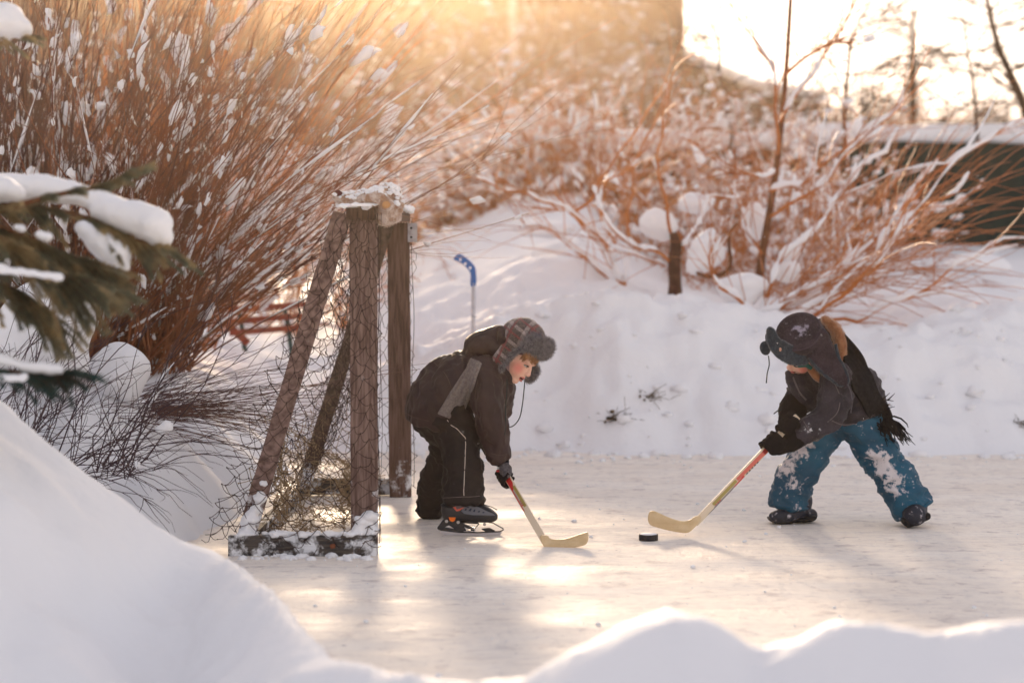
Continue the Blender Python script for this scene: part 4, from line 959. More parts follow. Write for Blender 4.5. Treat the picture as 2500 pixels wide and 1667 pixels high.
g2 = link('glove', ruffle(remesh(gp.mesh(), .004, 2), .003, 50, 4), GK, boy2); link('fingers', ruffle(remesh(gf.mesh(), .0035, 1, .3), .002, 60, 5), GK, g2)
g = Geo(); limb(g, [(1938, 992, -.04, 35), (1934, 1006, -.07, 36), (1926, 1028, -.12, 27)], D2, .9, 14); link('cuff', ruffle(remesh(g.mesh(), .005, 2), .005, 40, 6), GK, g2)
g = Geo(); g.tube([at(1908, 1000, D2 - .11), at(1898, 1003, D2 - .12), at(1889, 1010, D2 - .13)], [.003, .003, .0025], 5, cap=True); g.link('strap', CORD, g2)

# ============================================================ hockey sticks and puck
CREAM = mat('pale_ash_wood', (.62, .46, .26), .5, .4, col2=(.70, .54, .33), nscale=20, stretch=(1, 1, 1)); CREAM2 = mat('cream_edge', (.72, .60, .45), .5)
RED2 = mat('red_print', (.55, .012, .015), .4, .5); RED3 = mat('coral_print', (.62, .13, .09), .4, .5); GOLD = mat('olive_gold_print', (.36, .28, .07), .4, .5); DKP = mat('dark_print', (.03, .02, .03), .5); GRP = mat('grey_print', (.38, .33, .31), .5)
stA = empty('hockey_stick', heelA, 'hockey stick with red and gold shaft held by the child in skates', 'hockey stick')
yA = lambda x, y: 10.06 + (1332 - y) * (10.405 - 10.06) / (1332 - 1163) if y < 1332 else 10.06 - (x - 1340) * .0002
blA = smooth_poly([(1318, 1308), (1337, 1307), (1342, 1313), (1355, 1316), (1380, 1314.5), (1405, 1307), (1430, 1299), (1436, 1301), (1436, 1318), (1427, 1330), (1400, 1336), (1370, 1340), (1340, 1341), (1330, 1338)], 3)
link('blade', extrude_px([blA], lambda x, y: 10.045 - .0004 * max(0, x - 1345) ** 1.0, .014, .004), CREAM, stA, False)
shA = [(1185, 1080), (1203, 1072), (1258, 1175), (1270, 1209), (1325, 1302), (1344, 1320), (1330, 1338), (1318, 1320), (1243, 1192)]
top = hA - axA * .235
def shaft(name, p, q, wid, dep, m, parent, mi=None, wdir=None):
    t_ = (q - p).normalized(); y_ = Vector((0, 1, 0)); y_ = (y_ - t_ * y_.dot(t_)).normalized(); x_ = t_.cross(y_)
    g_ = Geo(); g_.box((p + q) / 2, x_ * wid / 2, y_ * dep / 2, (q - p) / 2); return link(name, bev(g_.mesh(), .003), m, parent, False), x_, y_
heel2 = at(1333, 1326, 10.052)
so_, xA, yAx = shaft('shaft', top, heel2, .029, .019, CREAM2, stA)
if xA.x < 0: xA = -xA
if yAx.y > 0: yAx = -yAx
axs = (heel2 - top).normalized(); LA = (heel2 - top).length
def strip(o_, ax, x_, y_, t0, t1, a0, a1, b0, b1, m, name, parent, dep, lift=.0006, th=.0008):
    """flat printed strip on the shaft's near face, t along it (m), a / b across it (m) at its two ends"""
    q = [o_ + ax * t0 + x_ * a0, o_ + ax * t0 + x_ * a1, o_ + ax * t1 + x_ * b1, o_ + ax * t1 + x_ * b0]; f0 = y_ * (dep / 2 + lift); f1 = y_ * (dep / 2 + lift + th)
    vs = [v + f0 for v in q] + [v + f1 for v in q]; return link(name, pyd(vs, [(0, 1, 2, 3), (7, 6, 5, 4), (0, 4, 5, 1), (1, 5, 6, 2), (2, 6, 7, 3), (3, 7, 4, 0)]), m, parent, False)
tA = .235 + .0
SA = lambda *a: strip(top, axs, xA, yAx, *a, so_, .019)
SA(.03, tA + .065, -.0120, .0090, -.0120, .0090, RED2, 'print')
SA(tA + .065, tA + .105, -.0120, .0088, -.0120, -.0035, RED2, 'print')
SA(tA + .105, tA + .245, -.0120, -.0080, -.0120, -.0080, RED2, 'print')
SA(tA + .085, tA + .225, -.0012, .0105, -.0012, .0105, GOLD, 'print')
SA(tA + .105, tA + .205, -.0075, -.0030, -.0075, -.0030, GRP, 'print')
for k in range(3): SA(tA + .178 + .014 * k, tA + .187 + .014 * k, -.0060, .0000, -.0050, .0010, RED2, 'print_mark')
SA(tA + .028, tA + .031, -.0120, .0110, -.0120, .0110, DKP, 'print_mark'); SA(tA + .040, tA + .048, -.004, .004, -.001, .001, RED3, 'print_mark')
# right stick
stB = empty('hockey_stick', at(1690, 1290, 10.36), 'hockey stick with coral red and gold shaft, its blade lifted beside the puck', 'hockey stick')
blB = smooth_poly([(1589, 1247), (1601, 1248), (1632, 1262), (1662, 1271), (1683, 1269), (1699, 1259), (1712, 1262), (1700, 1282), (1681, 1299), (1660, 1299), (1632, 1294), (1605, 1287), (1588, 1281), (1582, 1270), (1583, 1255)], 3)
link('blade', extrude_px([blB], lambda x, y: 10.35 + .0004 * max(0, 1690 - x), .014, .004), CREAM, stB, False)
heelB = at(1697, 1277, 10.36); axB = (hC - heelB).normalized(); topB = hC + axB * .17; axB2 = (heelB - topB).normalized()
sb_, xB, yB_ = shaft('shaft', topB, heelB, .030, .020, CREAM2, stB)
if xB.z > 0: xB = -xB        # lower edge of the shaft
if yB_.y > 0: yB_ = -yB_
SB_ = lambda *a: strip(topB, axB2, xB, yB_, *a, sb_, .020)
L0 = .20
SB_(L0 + .005, L0 + .20, -.006, .013, -.008, .006, RED3, 'print'); SB_(L0 + .005, L0 + .03, -.010, .013, -.006, .013, RED2, 'print')
SB_(L0 + .165, L0 + .235, .0068, .0135, .010, .0135, RED2, 'print'); SB_(L0 + .205, L0 + .355, -.008, .006, -.008, .005, GOLD, 'print'); SB_(L0 + .225, L0 + .36, .0075, .0125, .0085, .0125, GRP, 'print')
SB_(L0 + .24, L0 + .40, .0128, .0145, .0128, .0145, DKP, 'print')
for k in range(5): SB_(L0 + .075 + .017 * k, L0 + .084 + .017 * k, .0080, .0140, .0095, .0145, DKP, 'print_mark')
for k in range(3): SB_(L0 + .315 + .013 * k, L0 + .324 + .013 * k, .005, .012, .006, .012, RED2, 'print_mark')
# puck
pk = empty('hockey_puck', at(1583, 1318, 10.22), 'black rubber puck dusted with snow, lying on the ice', 'puck'); pk.location.z = 0
c = at(1583, 1318, 10.24); c.z = .0
g = Geo(); g.tube([c + Vector((0, 0, z)) for z in (.0, .002, .024, .026)], [.039, .041, .041, .0395], 40, cap=True); link('rubber', g.mesh(), mat('puck_rubber', (.010, .009, .013), .6, .4, bump=1, bscale=300, bdist=.002, snow=.63, snowscale=120), pk)
g = Geo(); g.tube([c + Vector((0, 0, z)) for z in (.0262, .0285)], [.037, .033], 36, cap=True); link('snow', ruffle(g.mesh(), .001, 60), SNOWC, pk)
# ------------------------------------------------------------ willow and other shrubs
BARK1 = mat('willow_bark', (.10, .030, .016), .6, .35, col2=(.26, .085, .030), nscale=3, fac=(.35, .65))
BARK2 = mat('willow_bark_dark', (.075, .034, .03), .7, .3, col2=(.13, .055, .04), nscale=4)
ORG = mat('orange_twig', (.34, .085, .010), .45, .45, col2=(.54, .165, .022), nscale=2, fac=(.35, .65))
TRUNK = mat('brown_trunk', (.11, .038, .018), .8, .2, col2=(.18, .070, .032), nscale=12, bump=.6, bscale=30)
GREY = mat('grey_bark', (.12, .09, .08), .8, .2, col2=(.2, .15, .13), nscale=8)

def curve_dir(rn, p, d, L_, n, droop, wig):
    """a wandering shoot: returns points"""
    pts = [p.copy()]; d = d.normalized(); st = L_ / n
    for k in range(n):
        d = (d + Vector((rn.gauss(0, wig), rn.gauss(0, wig), rn.gauss(0, wig) - droop * (k / n)))).normalized()
        p = p + d * st; pts.append(p.copy())
    return pts, d
def willow(name, label, cat_, base, nst, Lr, el, az, seed, m, r0=.005, twigs=3, clumps=120, clump_r=(.02, .07), spread=.35, clump_z=(.3, 2.3), droop=.05, group=None, loop=None, wig=.035, clump_flat=.25, fan=0):
    rn = random.Random(seed); root = empty(name, base, label, cat_, group)
    g = Geo(); sn = Geo(); allp = []
    for i in range(nst):
        a = rn.uniform(0, 2 * math.pi); rr = spread * math.sqrt(rn.random())
        p = Vector(base) + Vector((rr * math.cos(a), rr * math.sin(a), -.05))
        e = R(rn.uniform(*el)); z = R(rn.uniform(*az))
        if rn.random() < .5: z = z * .5 + a * .5 if abs(z - a) < 3.14 else z
        if fan and math.cos(z) > .1: e = max(e, R(fan + rn.gauss(0, 3)))
        d = Vector((math.cos(e) * math.cos(z), math.cos(e) * math.sin(z), math.sin(e)))
        L_ = rn.uniform(*Lr) * (.40 + .60 * min(1, max(0, (math.degrees(e) - 4) / 30))); n = 9
        pts, de = curve_dir(rn, p, d, L_, n, droop * (1.6 - math.sin(e)), wig)
        r = r0 * rn.uniform(.6, 1.3) * (L_ / Lr[1]) ** .5
        g.tube(pts, [r * (1 - .8 * k / n) + .0006 for k in range(n + 1)], 4 if r > .004 else 3)
        allp.append(pts)
        for t in range(rn.randint(0, twigs * 2)):
            k = rn.randint(2, n - 2); dd = (pts[k + 1] - pts[k]).normalized()
            q = (dd + Vector((rn.gauss(0, .38), rn.gauss(0, .38), rn.gauss(.03, .32)))).normalized()
            tp, _ = curve_dir(rn, pts[k], q, L_ * rn.uniform(.15, .42), 5, droop, wig * 1.4)
            g.tube(tp, [.0019 * (1 - .7 * j / 5) for j in range(6)], 3)
    g.link('stems', m, root)
    for i in range(clumps):
        pts = rn.choice(allp); k = rn.randint(2, 8); c = pts[k].lerp(pts[k + 1 if k < 9 else k], rn.random())
        if not clump_z[0] < c.z < clump_z[1]: continue
        d = (pts[min(k + 1, 9)] - pts[k - 1]).normalized()
        s = rn.uniform(*clump_r) * rn.choice((1, 1, 1, 1, 1, 1.4, 1.4, 1.7)); side = d.cross(Vector((0, 1, 0)))
        side = side.normalized() if side.length > .1 else Vector((1, 0, 0)); dep = d.cross(side)
        L2 = s * rn.uniform(1.2, 3.2)
        vs0 = len(sn.v)
        sn.ell(c, d * L2, dep * s * .55, side * s * rn.uniform(clump_flat, clump_flat + .35), 9, 6, 0, .65, 1.7, rn.uniform(0, 99))
        # angular edges: clamp against random planes
        for q in range(4):
            nn = Vector((rn.gauss(0, 1), rn.gauss(0, .3), rn.gauss(0, 1))).normalized(); lim = s * rn.uniform(.35, .9)
            for j in range(vs0, len(sn.v)):
                v = Vector(sn.v[j]); e_ = (v - c).dot(nn) - lim
                if e_ > 0: sn.v[j] = tuple(v - nn * e_)
    for i in range(int(clumps * .22)):      # snow lying along the stems
        pts = rn.choice(allp); k = rn.randint(1, 6); m_ = k + rn.randint(1, 2); f = rn.uniform(.004, .011)
        if pts[k].z < clump_z[1]: sn.tube([q + Vector((0, 0, f * .7)) for q in pts[k:m_ + 1]], [f * .4] + [f * rn.uniform(.7, 1.3) for _ in range(m_ - k - 1)] + [f * .3], 5, cap=True)
    if sn.v: sn.link('snow', SNOWC, root)
    return root, allp
def gz(x, y): return Vector((x, y, ground_z(x, y)))
# the big willow behind and beside the goal: three clumps of stems
willow('willow_bush', 'big reddish willow bush with snow clumps, fanning out towards the goal', 'bush', gz(-2.05, 12.4), 370, (1.2, 2.75), (15, 84), (-100, 150), 1, BARK1, .0056, 4, 620, (.008, .032), .42, (.35, 2.4), .04, fan=37, wig=.055)
willow('willow_bush', 'dark willow bush with upright stems at the left edge of the picture, behind the spruce', 'bush', gz(-2.75, 12.7), 330, (1.5, 3.1), (40, 92), (-180, 180), 2, BARK2, .0065, 2, 260, (.012, .055), .45, (.4, 2.5), .02)
willow('willow_bush', 'low willow shoots leaning out just left of the goal, nearly bare of snow', 'bush', gz(-2.0, 11.3), 110, (1.5, 2.4), (-6, 13), (-60, 20), 3, BARK2, .0036, 2, 0, spread=.5, droop=.02)
willow('willow_bush', 'orange-twigged willow bush standing behind the big one, tallest near the top of the picture', 'bush', gz(-2.35, 14.6), 240, (1.8, 3.6), (28, 88), (-120, 120), 4, ORG, .0065, 2, 170, (.02, .06), .6, (.7, 3.0), .03)  # gold of the backlight is painted into the twig colour
rootp = willow('bramble_bush', 'tangle of thin purplish bare twigs at the foot of the spruce', 'bush', gz(-2.0, 9.9), 120, (.5, 1.15), (5, 75), (-120, 120), 5, mat('purple_twig', (.055, .028, .035), .7, .3), .0030, 4, 14, (.02, .05), .5, (.3, .8), .10, wig=.12)
# big pillow of snow under the spruce
def pillow(name, label, c, rx, ry, rz, seed, vox=.02, nz=.32, par=None, mats=SNOW, group=None):
    g = Geo(); c = Vector(c); r_ = random.Random(seed * 7); g.ell(c, (rx * .82, 0, 0), (0, ry * .85, 0), (0, 0, rz * .82), 28, 18, 0, nz, 1.1, seed)
    for _ in range(5):
        q = c + Vector((rx * r_.uniform(-.5, .5), ry * r_.uniform(-.4, .4), rz * r_.uniform(-.55, .45))); f = r_.uniform(.35, .6); g.ell(q, (rx * f * r_.uniform(.8, 1.3), 0, 0), (0, ry * f, 0), (rz * f * r_.uniform(-.3, .3), 0, rz * f), 16, 10, 0, .3, 1.6, seed + _)
    me = remesh(g.mesh(), vox, 2); ruffle(me, min(rx, rz) * .05, 7, seed)
    o = link(name, me, mats, par)
    if label: tag(o, label, 'snow mound', group)
    return o
pillow('snow_mound', 'tall rounded heap of snow at the left edge under the spruce branches', at(95, 830, 10.6), .27, .25, .30, 3)
pillow('snow_mound', 'small rounded heap of snow low in the willow, right of the spruce tips', at(290, 905, 10.9), .16, .16, .14, 5)

# background shrub with limbs carrying snow
def shrub(label, base, n, Lr, el, az, seed, snow=.8, r0=.012, m=ORG, name='bush', group=None, fine=5, lev=2, cat_='bush', twl=.5, flat=1.0):
    rn = random.Random(seed); root = empty(name, base, label, cat_, group); g = Geo(); s = Geo()
    def grow(p, d, L_, r, lv):
        k = 7; pts, de = curve_dir(rn, p, d, L_, k, .14 if lv < 2 else .07, .15)
        rad = [r * (1 - .75 * i / k) + .0012 for i in range(k + 1)]
        g.tube(pts, rad, 4 if lv > 0 else 3)
        if rn.random() < snow * (1 if lv else .35) and abs(de.z) < .93:
            a, b = sorted((rn.randint(0, k), rn.randint(0, k)))
            if b - a >= 1:
                f = rn.uniform(.7, 1.9) * (1 if lv else .8)
                sp = [q + Vector((0, 0, rad[i] + .5 * f * (.006 + rad[i]))) for i, q in enumerate(pts)][a:b + 1]
                rr = [f * (.006 + rad[a + i]) * rn.uniform(.6, 1.3) for i in range(len(sp))]
                rr[0] *= .3; rr[-1] *= .3
                rr = [q * .55 for q in rr]; s.tube(sp, rr, 6, cap=True)
        if snow > .3 and rn.random() < .24:
            for _ in range(1):
                q = rn.choice(pts); z_ = rn.uniform(.012, .045) * (1 if base[1] < 32 else 1.3); s.ell(q + Vector((0, 0, z_ * .5)), (z_ * rn.uniform(.8, 1.8), 0, 0), (0, z_, 0), (z_ * .3, 0, z_ * .7), 7, 5, 0, .5, 2, rn.uniform(0, 99))
        if lv > 0:
            for i in range(fine if lv == 1 else fine):
                j = rn.randint(1, k); dd = (pts[j] - pts[j - 1]).normalized()
                grow(pts[j], (dd + Vector((rn.gauss(0, .55), rn.gauss(0, .55), rn.gauss(.1, .4)))).normalized(), L_ * rn.uniform(.25, twl + .15), rad[j] * .55, lv - 1)
    for i in range(n):
        e = R(rn.uniform(*el)); z = R(rn.uniform(*az))
        d = Vector((math.cos(e) * math.cos(z), math.cos(e) * math.sin(z) * flat, math.sin(e)))
        grow(Vector(base) + Vector((rn.gauss(0, .06), rn.gauss(0, .06), -.05)), d, rn.uniform(*Lr), r0 * rn.uniform(.6, 1.3), lev)
    g.link('branches', m, root)
    if s.v: s.link('snow', SNOWC, root)
    return root
def gat(px, Y, dz=0):
    x = (px - 1250) / FPX * Y; return Vector((x, Y, ground_z(x, Y) + dz))
def px_tube(g, pts, Y, rad, n=6, cap=True):
    """pts: (px, py, dY)"""
    P = catmull([at(a, b, Y + c) for a, b, c in pts], 5); m = len(P)
    if len(rad) > 2 and rad[0] < .02: P = [p + Vector((noise.noise(p * 4.3), noise.noise(p * 4.1 + Vector((5, 5, 5))), noise.noise(p * 4.7 + Vector((9, 1, 3))))) * .055 for p in P]
    rr = [np.interp(i / (m - 1), np.linspace(0, 1, len(rad)), rad) for i in range(m)]
    g.tube(P, rr, n, cap=cap); return P, rr
def snow_on(s, P, rr, rn, f=1.4, gap=.25):
    i = 0
    while i < len(P) - 2:
        ln = rn.randint(3, 8)
        if rn.random() > gap:
            seg = P[i:i + ln]; rs = rr[i:i + ln]
            if len(seg) > 2:
                q = [p + Vector((0, -.2 * r, r * .6 + .45 * f * (.008 + r))) for p, r in zip(seg, rs)]
                w_ = [.72 * f * (.008 + r) * rn.uniform(.5, 1.35) for r in rs]; w_[0] *= .4; w_[-1] *= .4
                s.tube(q, w_, 7, cap=True)
        i += ln - 1
# ---- the sapling shrub behind the right player: thick leading stem and snow-laden limbs
rn = random.Random(5); Y0 = 16.6
base = gat(1853, Y0)
t1 = empty('tree', base, 'young bare tree with one tall brown leader and snow-laden side limbs', 'tree')
g = Geo(); s = Geo()
P, rr = px_tube(g, [(1855, 700, 0), (1858, 640, 0), (1875, 540, .02), (1893, 430, .05), (1908, 300, .08), (1920, 160, .1), (1930, 0, .15), (1935, -160, .2)], Y0, [.034, .030, .026, .022, .019, .016, .014, .011], 8)
g.link('trunk', TRUNK, t1); g = Geo()
limbs = [[(1880, 520, 0), (1960, 470, -.1), (2050, 400, -.2), (2130, 320, -.3), (2200, 250, -.3)],
         [(1885, 470, 0), (1960, 440, .2), (2080, 350, .3), (2200, 250, .3), (2240, 60, .4)],
         [(1860, 620, 0), (1830, 560, .1), (1800, 500, .1), (1790, 430, .2)],
         [(1900, 370, 0), (1890, 250, -.1), (1880, 160, -.1), (1810, 60, -.2), (1760, -20, -.2)],
         [(1910, 300, 0), (1960, 220, 0), (2010, 130, .1), (2060, 60, .1), (2100, -30, .1)],
         [(1920, 180, 0), (1990, 140, -.1), (2060, 110, -.2), (2110, 105, -.3)],
         [(1900, 420, 0), (1840, 430, -.2), (1790, 425, -.3)]]
sub = []
for L_ in limbs:
    P, rr = px_tube(g, L_, Y0, [.012, .009, .006, .003], 6); snow_on(s, P, rr, rn, 1.5, .35 if L_[0][1] > 400 else .85)
    for k in range(13):
        j = rn.randint(3, len(P) - 2); d = (P[j + 1] - P[j]).normalized()
        tp, _ = curve_dir(rn, P[j], (d + Vector((rn.gauss(0, .5), rn.gauss(0, .5), rn.gauss(.2, .4)))), rn.uniform(.25, .8), 6, .03, .1)
        g.tube(tp, [.005 * (1 - .7 * q / 6) for q in range(7)], 3)
g.link('branches', ORG, t1); s.link('snow', SNOWC, t1)
# ---- the spreading shrub with limbs rising to the right (near the right player's hat)
rn = random.Random(6); Y1 = 15.6
base = gat(1850, Y1)
t2 = empty('bush', base, 'wide orange bush with long snow-topped limbs rising right, above the blue-trousered player', 'bush')
g = Geo(); s = Geo()
LM = [[(1830, 775, 0), (1900, 745, 0), (1980, 700, .1), (2060, 640, .1), (2110, 590, .2)],
      [(1850, 790, 0), (1960, 760, 0), (2070, 700, .1), (2140, 620, .1), (2190, 520, .2), (2250, 430, .2), (2300, 380, .3)],
      [(1860, 790, 0), (1990, 770, -.1), (2100, 690, -.1), (2200, 560, -.2), (2290, 500, -.2), (2370, 420, -.3)],
      [(1820, 780, 0), (1810, 740, -.1), (1760, 700, -.2), (1740, 640, -.2), (1745, 600, -.2)],
      [(1850, 770, 0), (1880, 700, .1), (1920, 640, .2), (1990, 560, .3), (2080, 440, .4), (2190, 330, .5)],
      [(1870, 780, 0), (2020, 700, .3), (2150, 560, .4), (2280, 430, .5), (2420, 340, .6), (2520, 300, .7)],
      [(1860, 785, 0), (2050, 780, .1), (2200, 740, .2), (2330, 650, .2), (2420, 600, .3)]]
for q, L_ in enumerate(LM):
    P, rr = px_tube(g, L_, Y1, [.014, .011, .008, .004], 6); snow_on(s, P, rr, rn, 1.7, .25)
    for k in range(15):
        j = rn.randint(3, len(P) - 2); d = (P[j + 1] - P[j]).normalized()
        tp, _ = curve_dir(rn, P[j], (d + Vector((rn.gauss(.15, .4), rn.gauss(0, .5), rn.gauss(.05, .4)))), rn.uniform(.35, 1.1), 8, .06, .10)
        g.tube(tp, [.0042 * (1 - .7 * u / 8) for u in range(9)], 3)
        if rn.random() < .2: snow_on(s, tp, [.003] * 9, rn, 1.2, .5)
for k in range(100):   # long whippy orange shoots fanning to the right
    j = rn.uniform(1840, 2250); yy = 760 - (j - 1840) * .42 + rn.gauss(0, 30)
    e = R(rn.gauss(28, 22)); z = R(rn.gauss(5, 40))
    tp, _ = curve_dir(rn, at(j, yy, Y1 + rn.gauss(.2, .35)), Vector((math.cos(e) * math.cos(z), math.cos(e) * math.sin(z), math.sin(e))), rn.uniform(.6, 1.8), 9, .12, .05)
    g.tube(tp, [.0038 * (1 - .6 * u / 9) for u in range(10)], 3)
g.link('branches', ORG, t2); s.link('snow', SNOWC, t2)
# ---- pollard stump with a thin leader
rn = random.Random(8); Y2 = 16.4
t3 = empty('tree', gat(1647, Y2), 'short dark tree stump with a thin pale leader and a low limb reaching left', 'tree')
g = Geo(); px_tube(g, [(1648, 725, 0), (1648, 690, 0), (1646, 640, 0), (1650, 600, 0), (1643, 568, 0)], Y2, [.055, .043, .045, .040, .026], 9); g.link('trunk', mat('dark_stump', (.055, .02, .018), .9, .1, col2=(.1, .04, .03), nscale=16, bump=1, bscale=40, bdist=.02), t3)
g = Geo(); s = Geo()
for L_, r_, sn_ in [([(1645, 575, 0), (1625, 520, 0), (1612, 440, 0), (1612, 340, 0), (1630, 220, .1), (1660, 150, .1), (1690, 130, 0)], [.013, .009, .006, .004], .6),
               ([(1640, 650, 0), (1590, 620, -.1), (1530, 590, -.1), (1480, 520, -.2), (1450, 460, -.2)], [.012, .010, .006], .2),
               ([(1640, 660, 0), (1570, 640, .1), (1500, 600, .1), (1440, 580, .1)], [.006, .005, .003], .5),
               ([(1660, 600, 0), (1700, 560, .1), (1740, 500, .2), (1800, 480, .2)], [.010, .007, .004], .2)]:
    P, rr = px_tube(g, L_, Y2, r_, 6); snow_on(s, P, rr, rn, 1.6, sn_)
    for k in range(8):
        j = rn.randint(3, len(P) - 2); d = (P[j + 1] - P[j]).normalized()
        tp, _ = curve_dir(rn, P[j], (d + Vector((rn.gauss(0, .5), rn.gauss(0, .5), rn.gauss(.2, .4)))), rn.uniform(.2, .6), 6, .03, .1)
        g.tube(tp, [.0035 * (1 - .7 * q / 6) for q in range(7)], 3)
g.link('branches', ORG, t3); s.link('snow', SNOWC, t3)
# ---- shrub left of the stump with snowy limbs rising left
rn = random.Random(9); Y3 = 16.9
t4 = empty('bush', gat(1500, Y3), 'bush with bare snow-topped limbs spreading left and right, left of the dark stump', 'bush')
g = Geo(); s = Geo()
for L_ in [[(1515, 690, 0), (1480, 610, 0), (1410, 540, 0), (1360, 510, -.1), (1290, 480, -.1), (1220, 450, -.1), (1165, 435, -.2)],
           [(1510, 690, 0), (1470, 600, .1), (1400, 530, .1), (1370, 515, .1)],
           [(1515, 680, 0), (1500, 640, 0), (1480, 560, -.1), (1460, 490, -.1), (1500, 430, -.2), (1560, 390, -.2)],
           [(1500, 690, 0), (1440, 640, .2), (1370, 570, .2), (1310, 555, .2), (1260, 560, .1)],
           [(1520, 690, 0), (1530, 600, .2), (1530, 500, .3), (1580, 330, .3), (1640, 200, .4)],
           [(1400, 535, 0), (1440, 480, .1), (1500, 400, .2), (1590, 250, .2), (1640, 130, .3)]]:
    P, rr = px_tube(g, L_, Y3, [.013, .010, .007, .004], 6); snow_on(s, P, rr, rn, 1.6, .25 if L_[-1][1] > 300 else .8)
    for k in range(15):
        j = rn.randint(3, len(P) - 2); d = (P[j + 1] - P[j]).normalized()
        tp, _ = curve_dir(rn, P[j], (d + Vector((rn.gauss(0, .5), rn.gauss(0, .5), rn.gauss(.2, .45)))), rn.uniform(.3, .9), 7, .05, .1)
        g.tube(tp, [.004 * (1 - .7 * q / 7) for q in range(8)], 3)
g.link('branches', ORG, t4); s.link('snow', SNOWC, t4)
# ---- snow cushions perched on stumps and limbs
cu = [((1607, 545), 16.6, 45, 46, 'rounded snow cushion perched just left of the dark stump'),
      ((1722, 612), 16.2, 54, 62, 'big barrel-shaped snow block held in a dark bent branch, right of the stump'),
      ((1700, 495), 17.2, 55, 30, 'flat snow cushion above the barrel-shaped block'),
      ((1808, 705), 15.7, 72, 46, 'broad low snow dome at the foot of the young tree'),
      ((1842, 545), 16.9, 38, 62, 'upright snow pillar behind the leader of the young tree'),
      ((1930, 620), 16.1, 30, 30, 'small snow ball right of the young tree, the upper of two'),
      ((1925, 665), 15.9, 38, 36, 'small snow ball right of the young tree, the lower of two'),
      ((2385, 645), 18.5, 90, 30, 'long snow hump at the right edge in front of the dark fence'),
      ((1330, 560), 18.0, 80, 28, 'low snow hump left of the bare bush')]
for i, (p, Y, rx, rz, lb) in enumerate(cu):
    c = at(p[0], p[1], Y); k = Y / FPX
    pillow('snow_cushion', lb, c, rx * k, rx * k * .9, rz * k, 20 + i, .018, .34)
rn = random.Random(3)
g = Geo(); px_tube(g, [(1700, 660, -.14), (1730, 672, -.16), (1765, 655, -.16), (1778, 600, -.14), (1785, 560, -.1), (1800, 545, 0)], 16.2, [.012, .014, .012, .008], 6)
tag(g.link('broken_branch', TRUNK), 'dark bent branch curving under the barrel-shaped snow block', 'branch')
# ---- rows of further shrubs
specs = [(1140, 26, 18, (.8, 1.4)), (1300, 25, 18, (.7, 1.3)), (1720, 25, 18, (.8, 1.4)), (1860, 24, 18, (.8, 1.4)), (1990, 27, 18, (.8, 1.5)), (1080, 22.5, 14, (.5, 1.0)), (1200, 23, 16, (.5, 1.1)), (1330, 22.5, 16, (.6, 1.1)), (1440, 22.5, 16, (.6, 1.3)), (1560, 20.5, 15, (.8, 1.5)), (1690, 22, 16, (.8, 1.6)), (1800, 20, 15, (.8, 1.5)),
         (1950, 21, 16, (.7, 1.5)), (2080, 20, 15, (.6, 1.3)), (980, 22.5, 14, (.6, 1.2)), (850, 20, 14, (.8, 1.6)), (700, 19, 14, (.8, 1.8)), (520, 20, 14, (.8, 1.8))]
words = ['left of the white pipe, well back', 'below the brick wall, well back', 'below the snowy roof, well back', 'beyond the tall leader, well back', 'at the low end of the snowy roof, well back', 'leftmost in view beside the goal crossbar', 'left of the bare limbs', 'behind the pale limb that reaches left', 'behind the left-hand bare bush', 'behind the snow cushions', 'behind the dark stump', 'left of the tall leader', 'right of the tall leader', 'in front of the left end of the dark fence', 'behind the goal', 'seen through the willow tips', 'behind the middle of the willow', 'behind the left of the willow']
for i, (px, Y, n, Lr) in enumerate(specs):
    shrub('blurred orange twiggy bush with snow, ' + words[i], gat(px, Y), n, Lr, (15, 88), (-180, 180), 30 + i, .75, .011, ORG, group='snowy orange bushes in the background', fine=6)
# fine tall shoots between the low bushes and the building
for px, Y, n_, L_, sd, lb in [(1690, 18.6, 90, (.7, 1.75), 41, 'loose spray of long fine orange shoots rising between the stump and the tall leader'), (1990, 18.0, 95, (.7, 1.7), 42, 'loose spray of long fine orange shoots right of the tall leader'),
                              (1380, 21.5, 90, (.6, 1.3), 43, 'loose spray of long fine orange shoots above the bare limbs left of the stump'), (1150, 22, 70, (.5, 1.0), 44, 'loose spray of long fine orange shoots above the blue plastic stick')]:
    willow('bush', lb, 'bush', gat(px, Y), n_, L_, (25, 85), (-180, 180), sd, ORG, .0045, 2, 110, (.012, .045), .45, (.8, 2.8), .09, wig=.07)
# taller growth in front of the building
specs = [(1090, 46, (2.0, 3.9)), (1210, 50, (1.6, 3.2)), (1350, 47, (1.8, 3.8)), (1490, 50, (1.8, 4.0)), (1620, 46, (1.6, 3.0)), (1760, 42, (1.2, 2.0)), (1880, 42, (1.1, 1.8)), (940, 46, (2.2, 4.2)), (780, 45, (2.2, 4.4)), (600, 24, (1.2, 2.4)), (380, 24, (1.4, 2.8)), (150, 23, (1.4, 2.8))]
words = ['left of the white pipe', 'under the white pipe', 'right of the white pipe', 'before the middle of the brick wall', 'at the right corner of the building', 'below the snowy slope', 'at the low end of the snowy slope', 'in the golden glow above the goal', 'left of the golden glow', 'behind the upper willow', 'behind the willow, second from the left', 'behind the willow, furthest left']
BRN = mat('brown_twig', (.12, .04, .02), .7, .3, col2=(.22, .08, .035), nscale=2)
for i, (px, Y, Lr) in enumerate(specs):
    shrub('tall blurred brown bush flecked with snow, ' + words[i], gat(px, Y), 15 if Y < 30 else 10, Lr, (30, 88), (-180, 180), 60 + i, .9 if Y < 30 else .5, .014 if Y < 30 else .024, BRN, group='tall bushes before the building', fine=6, twl=.45)

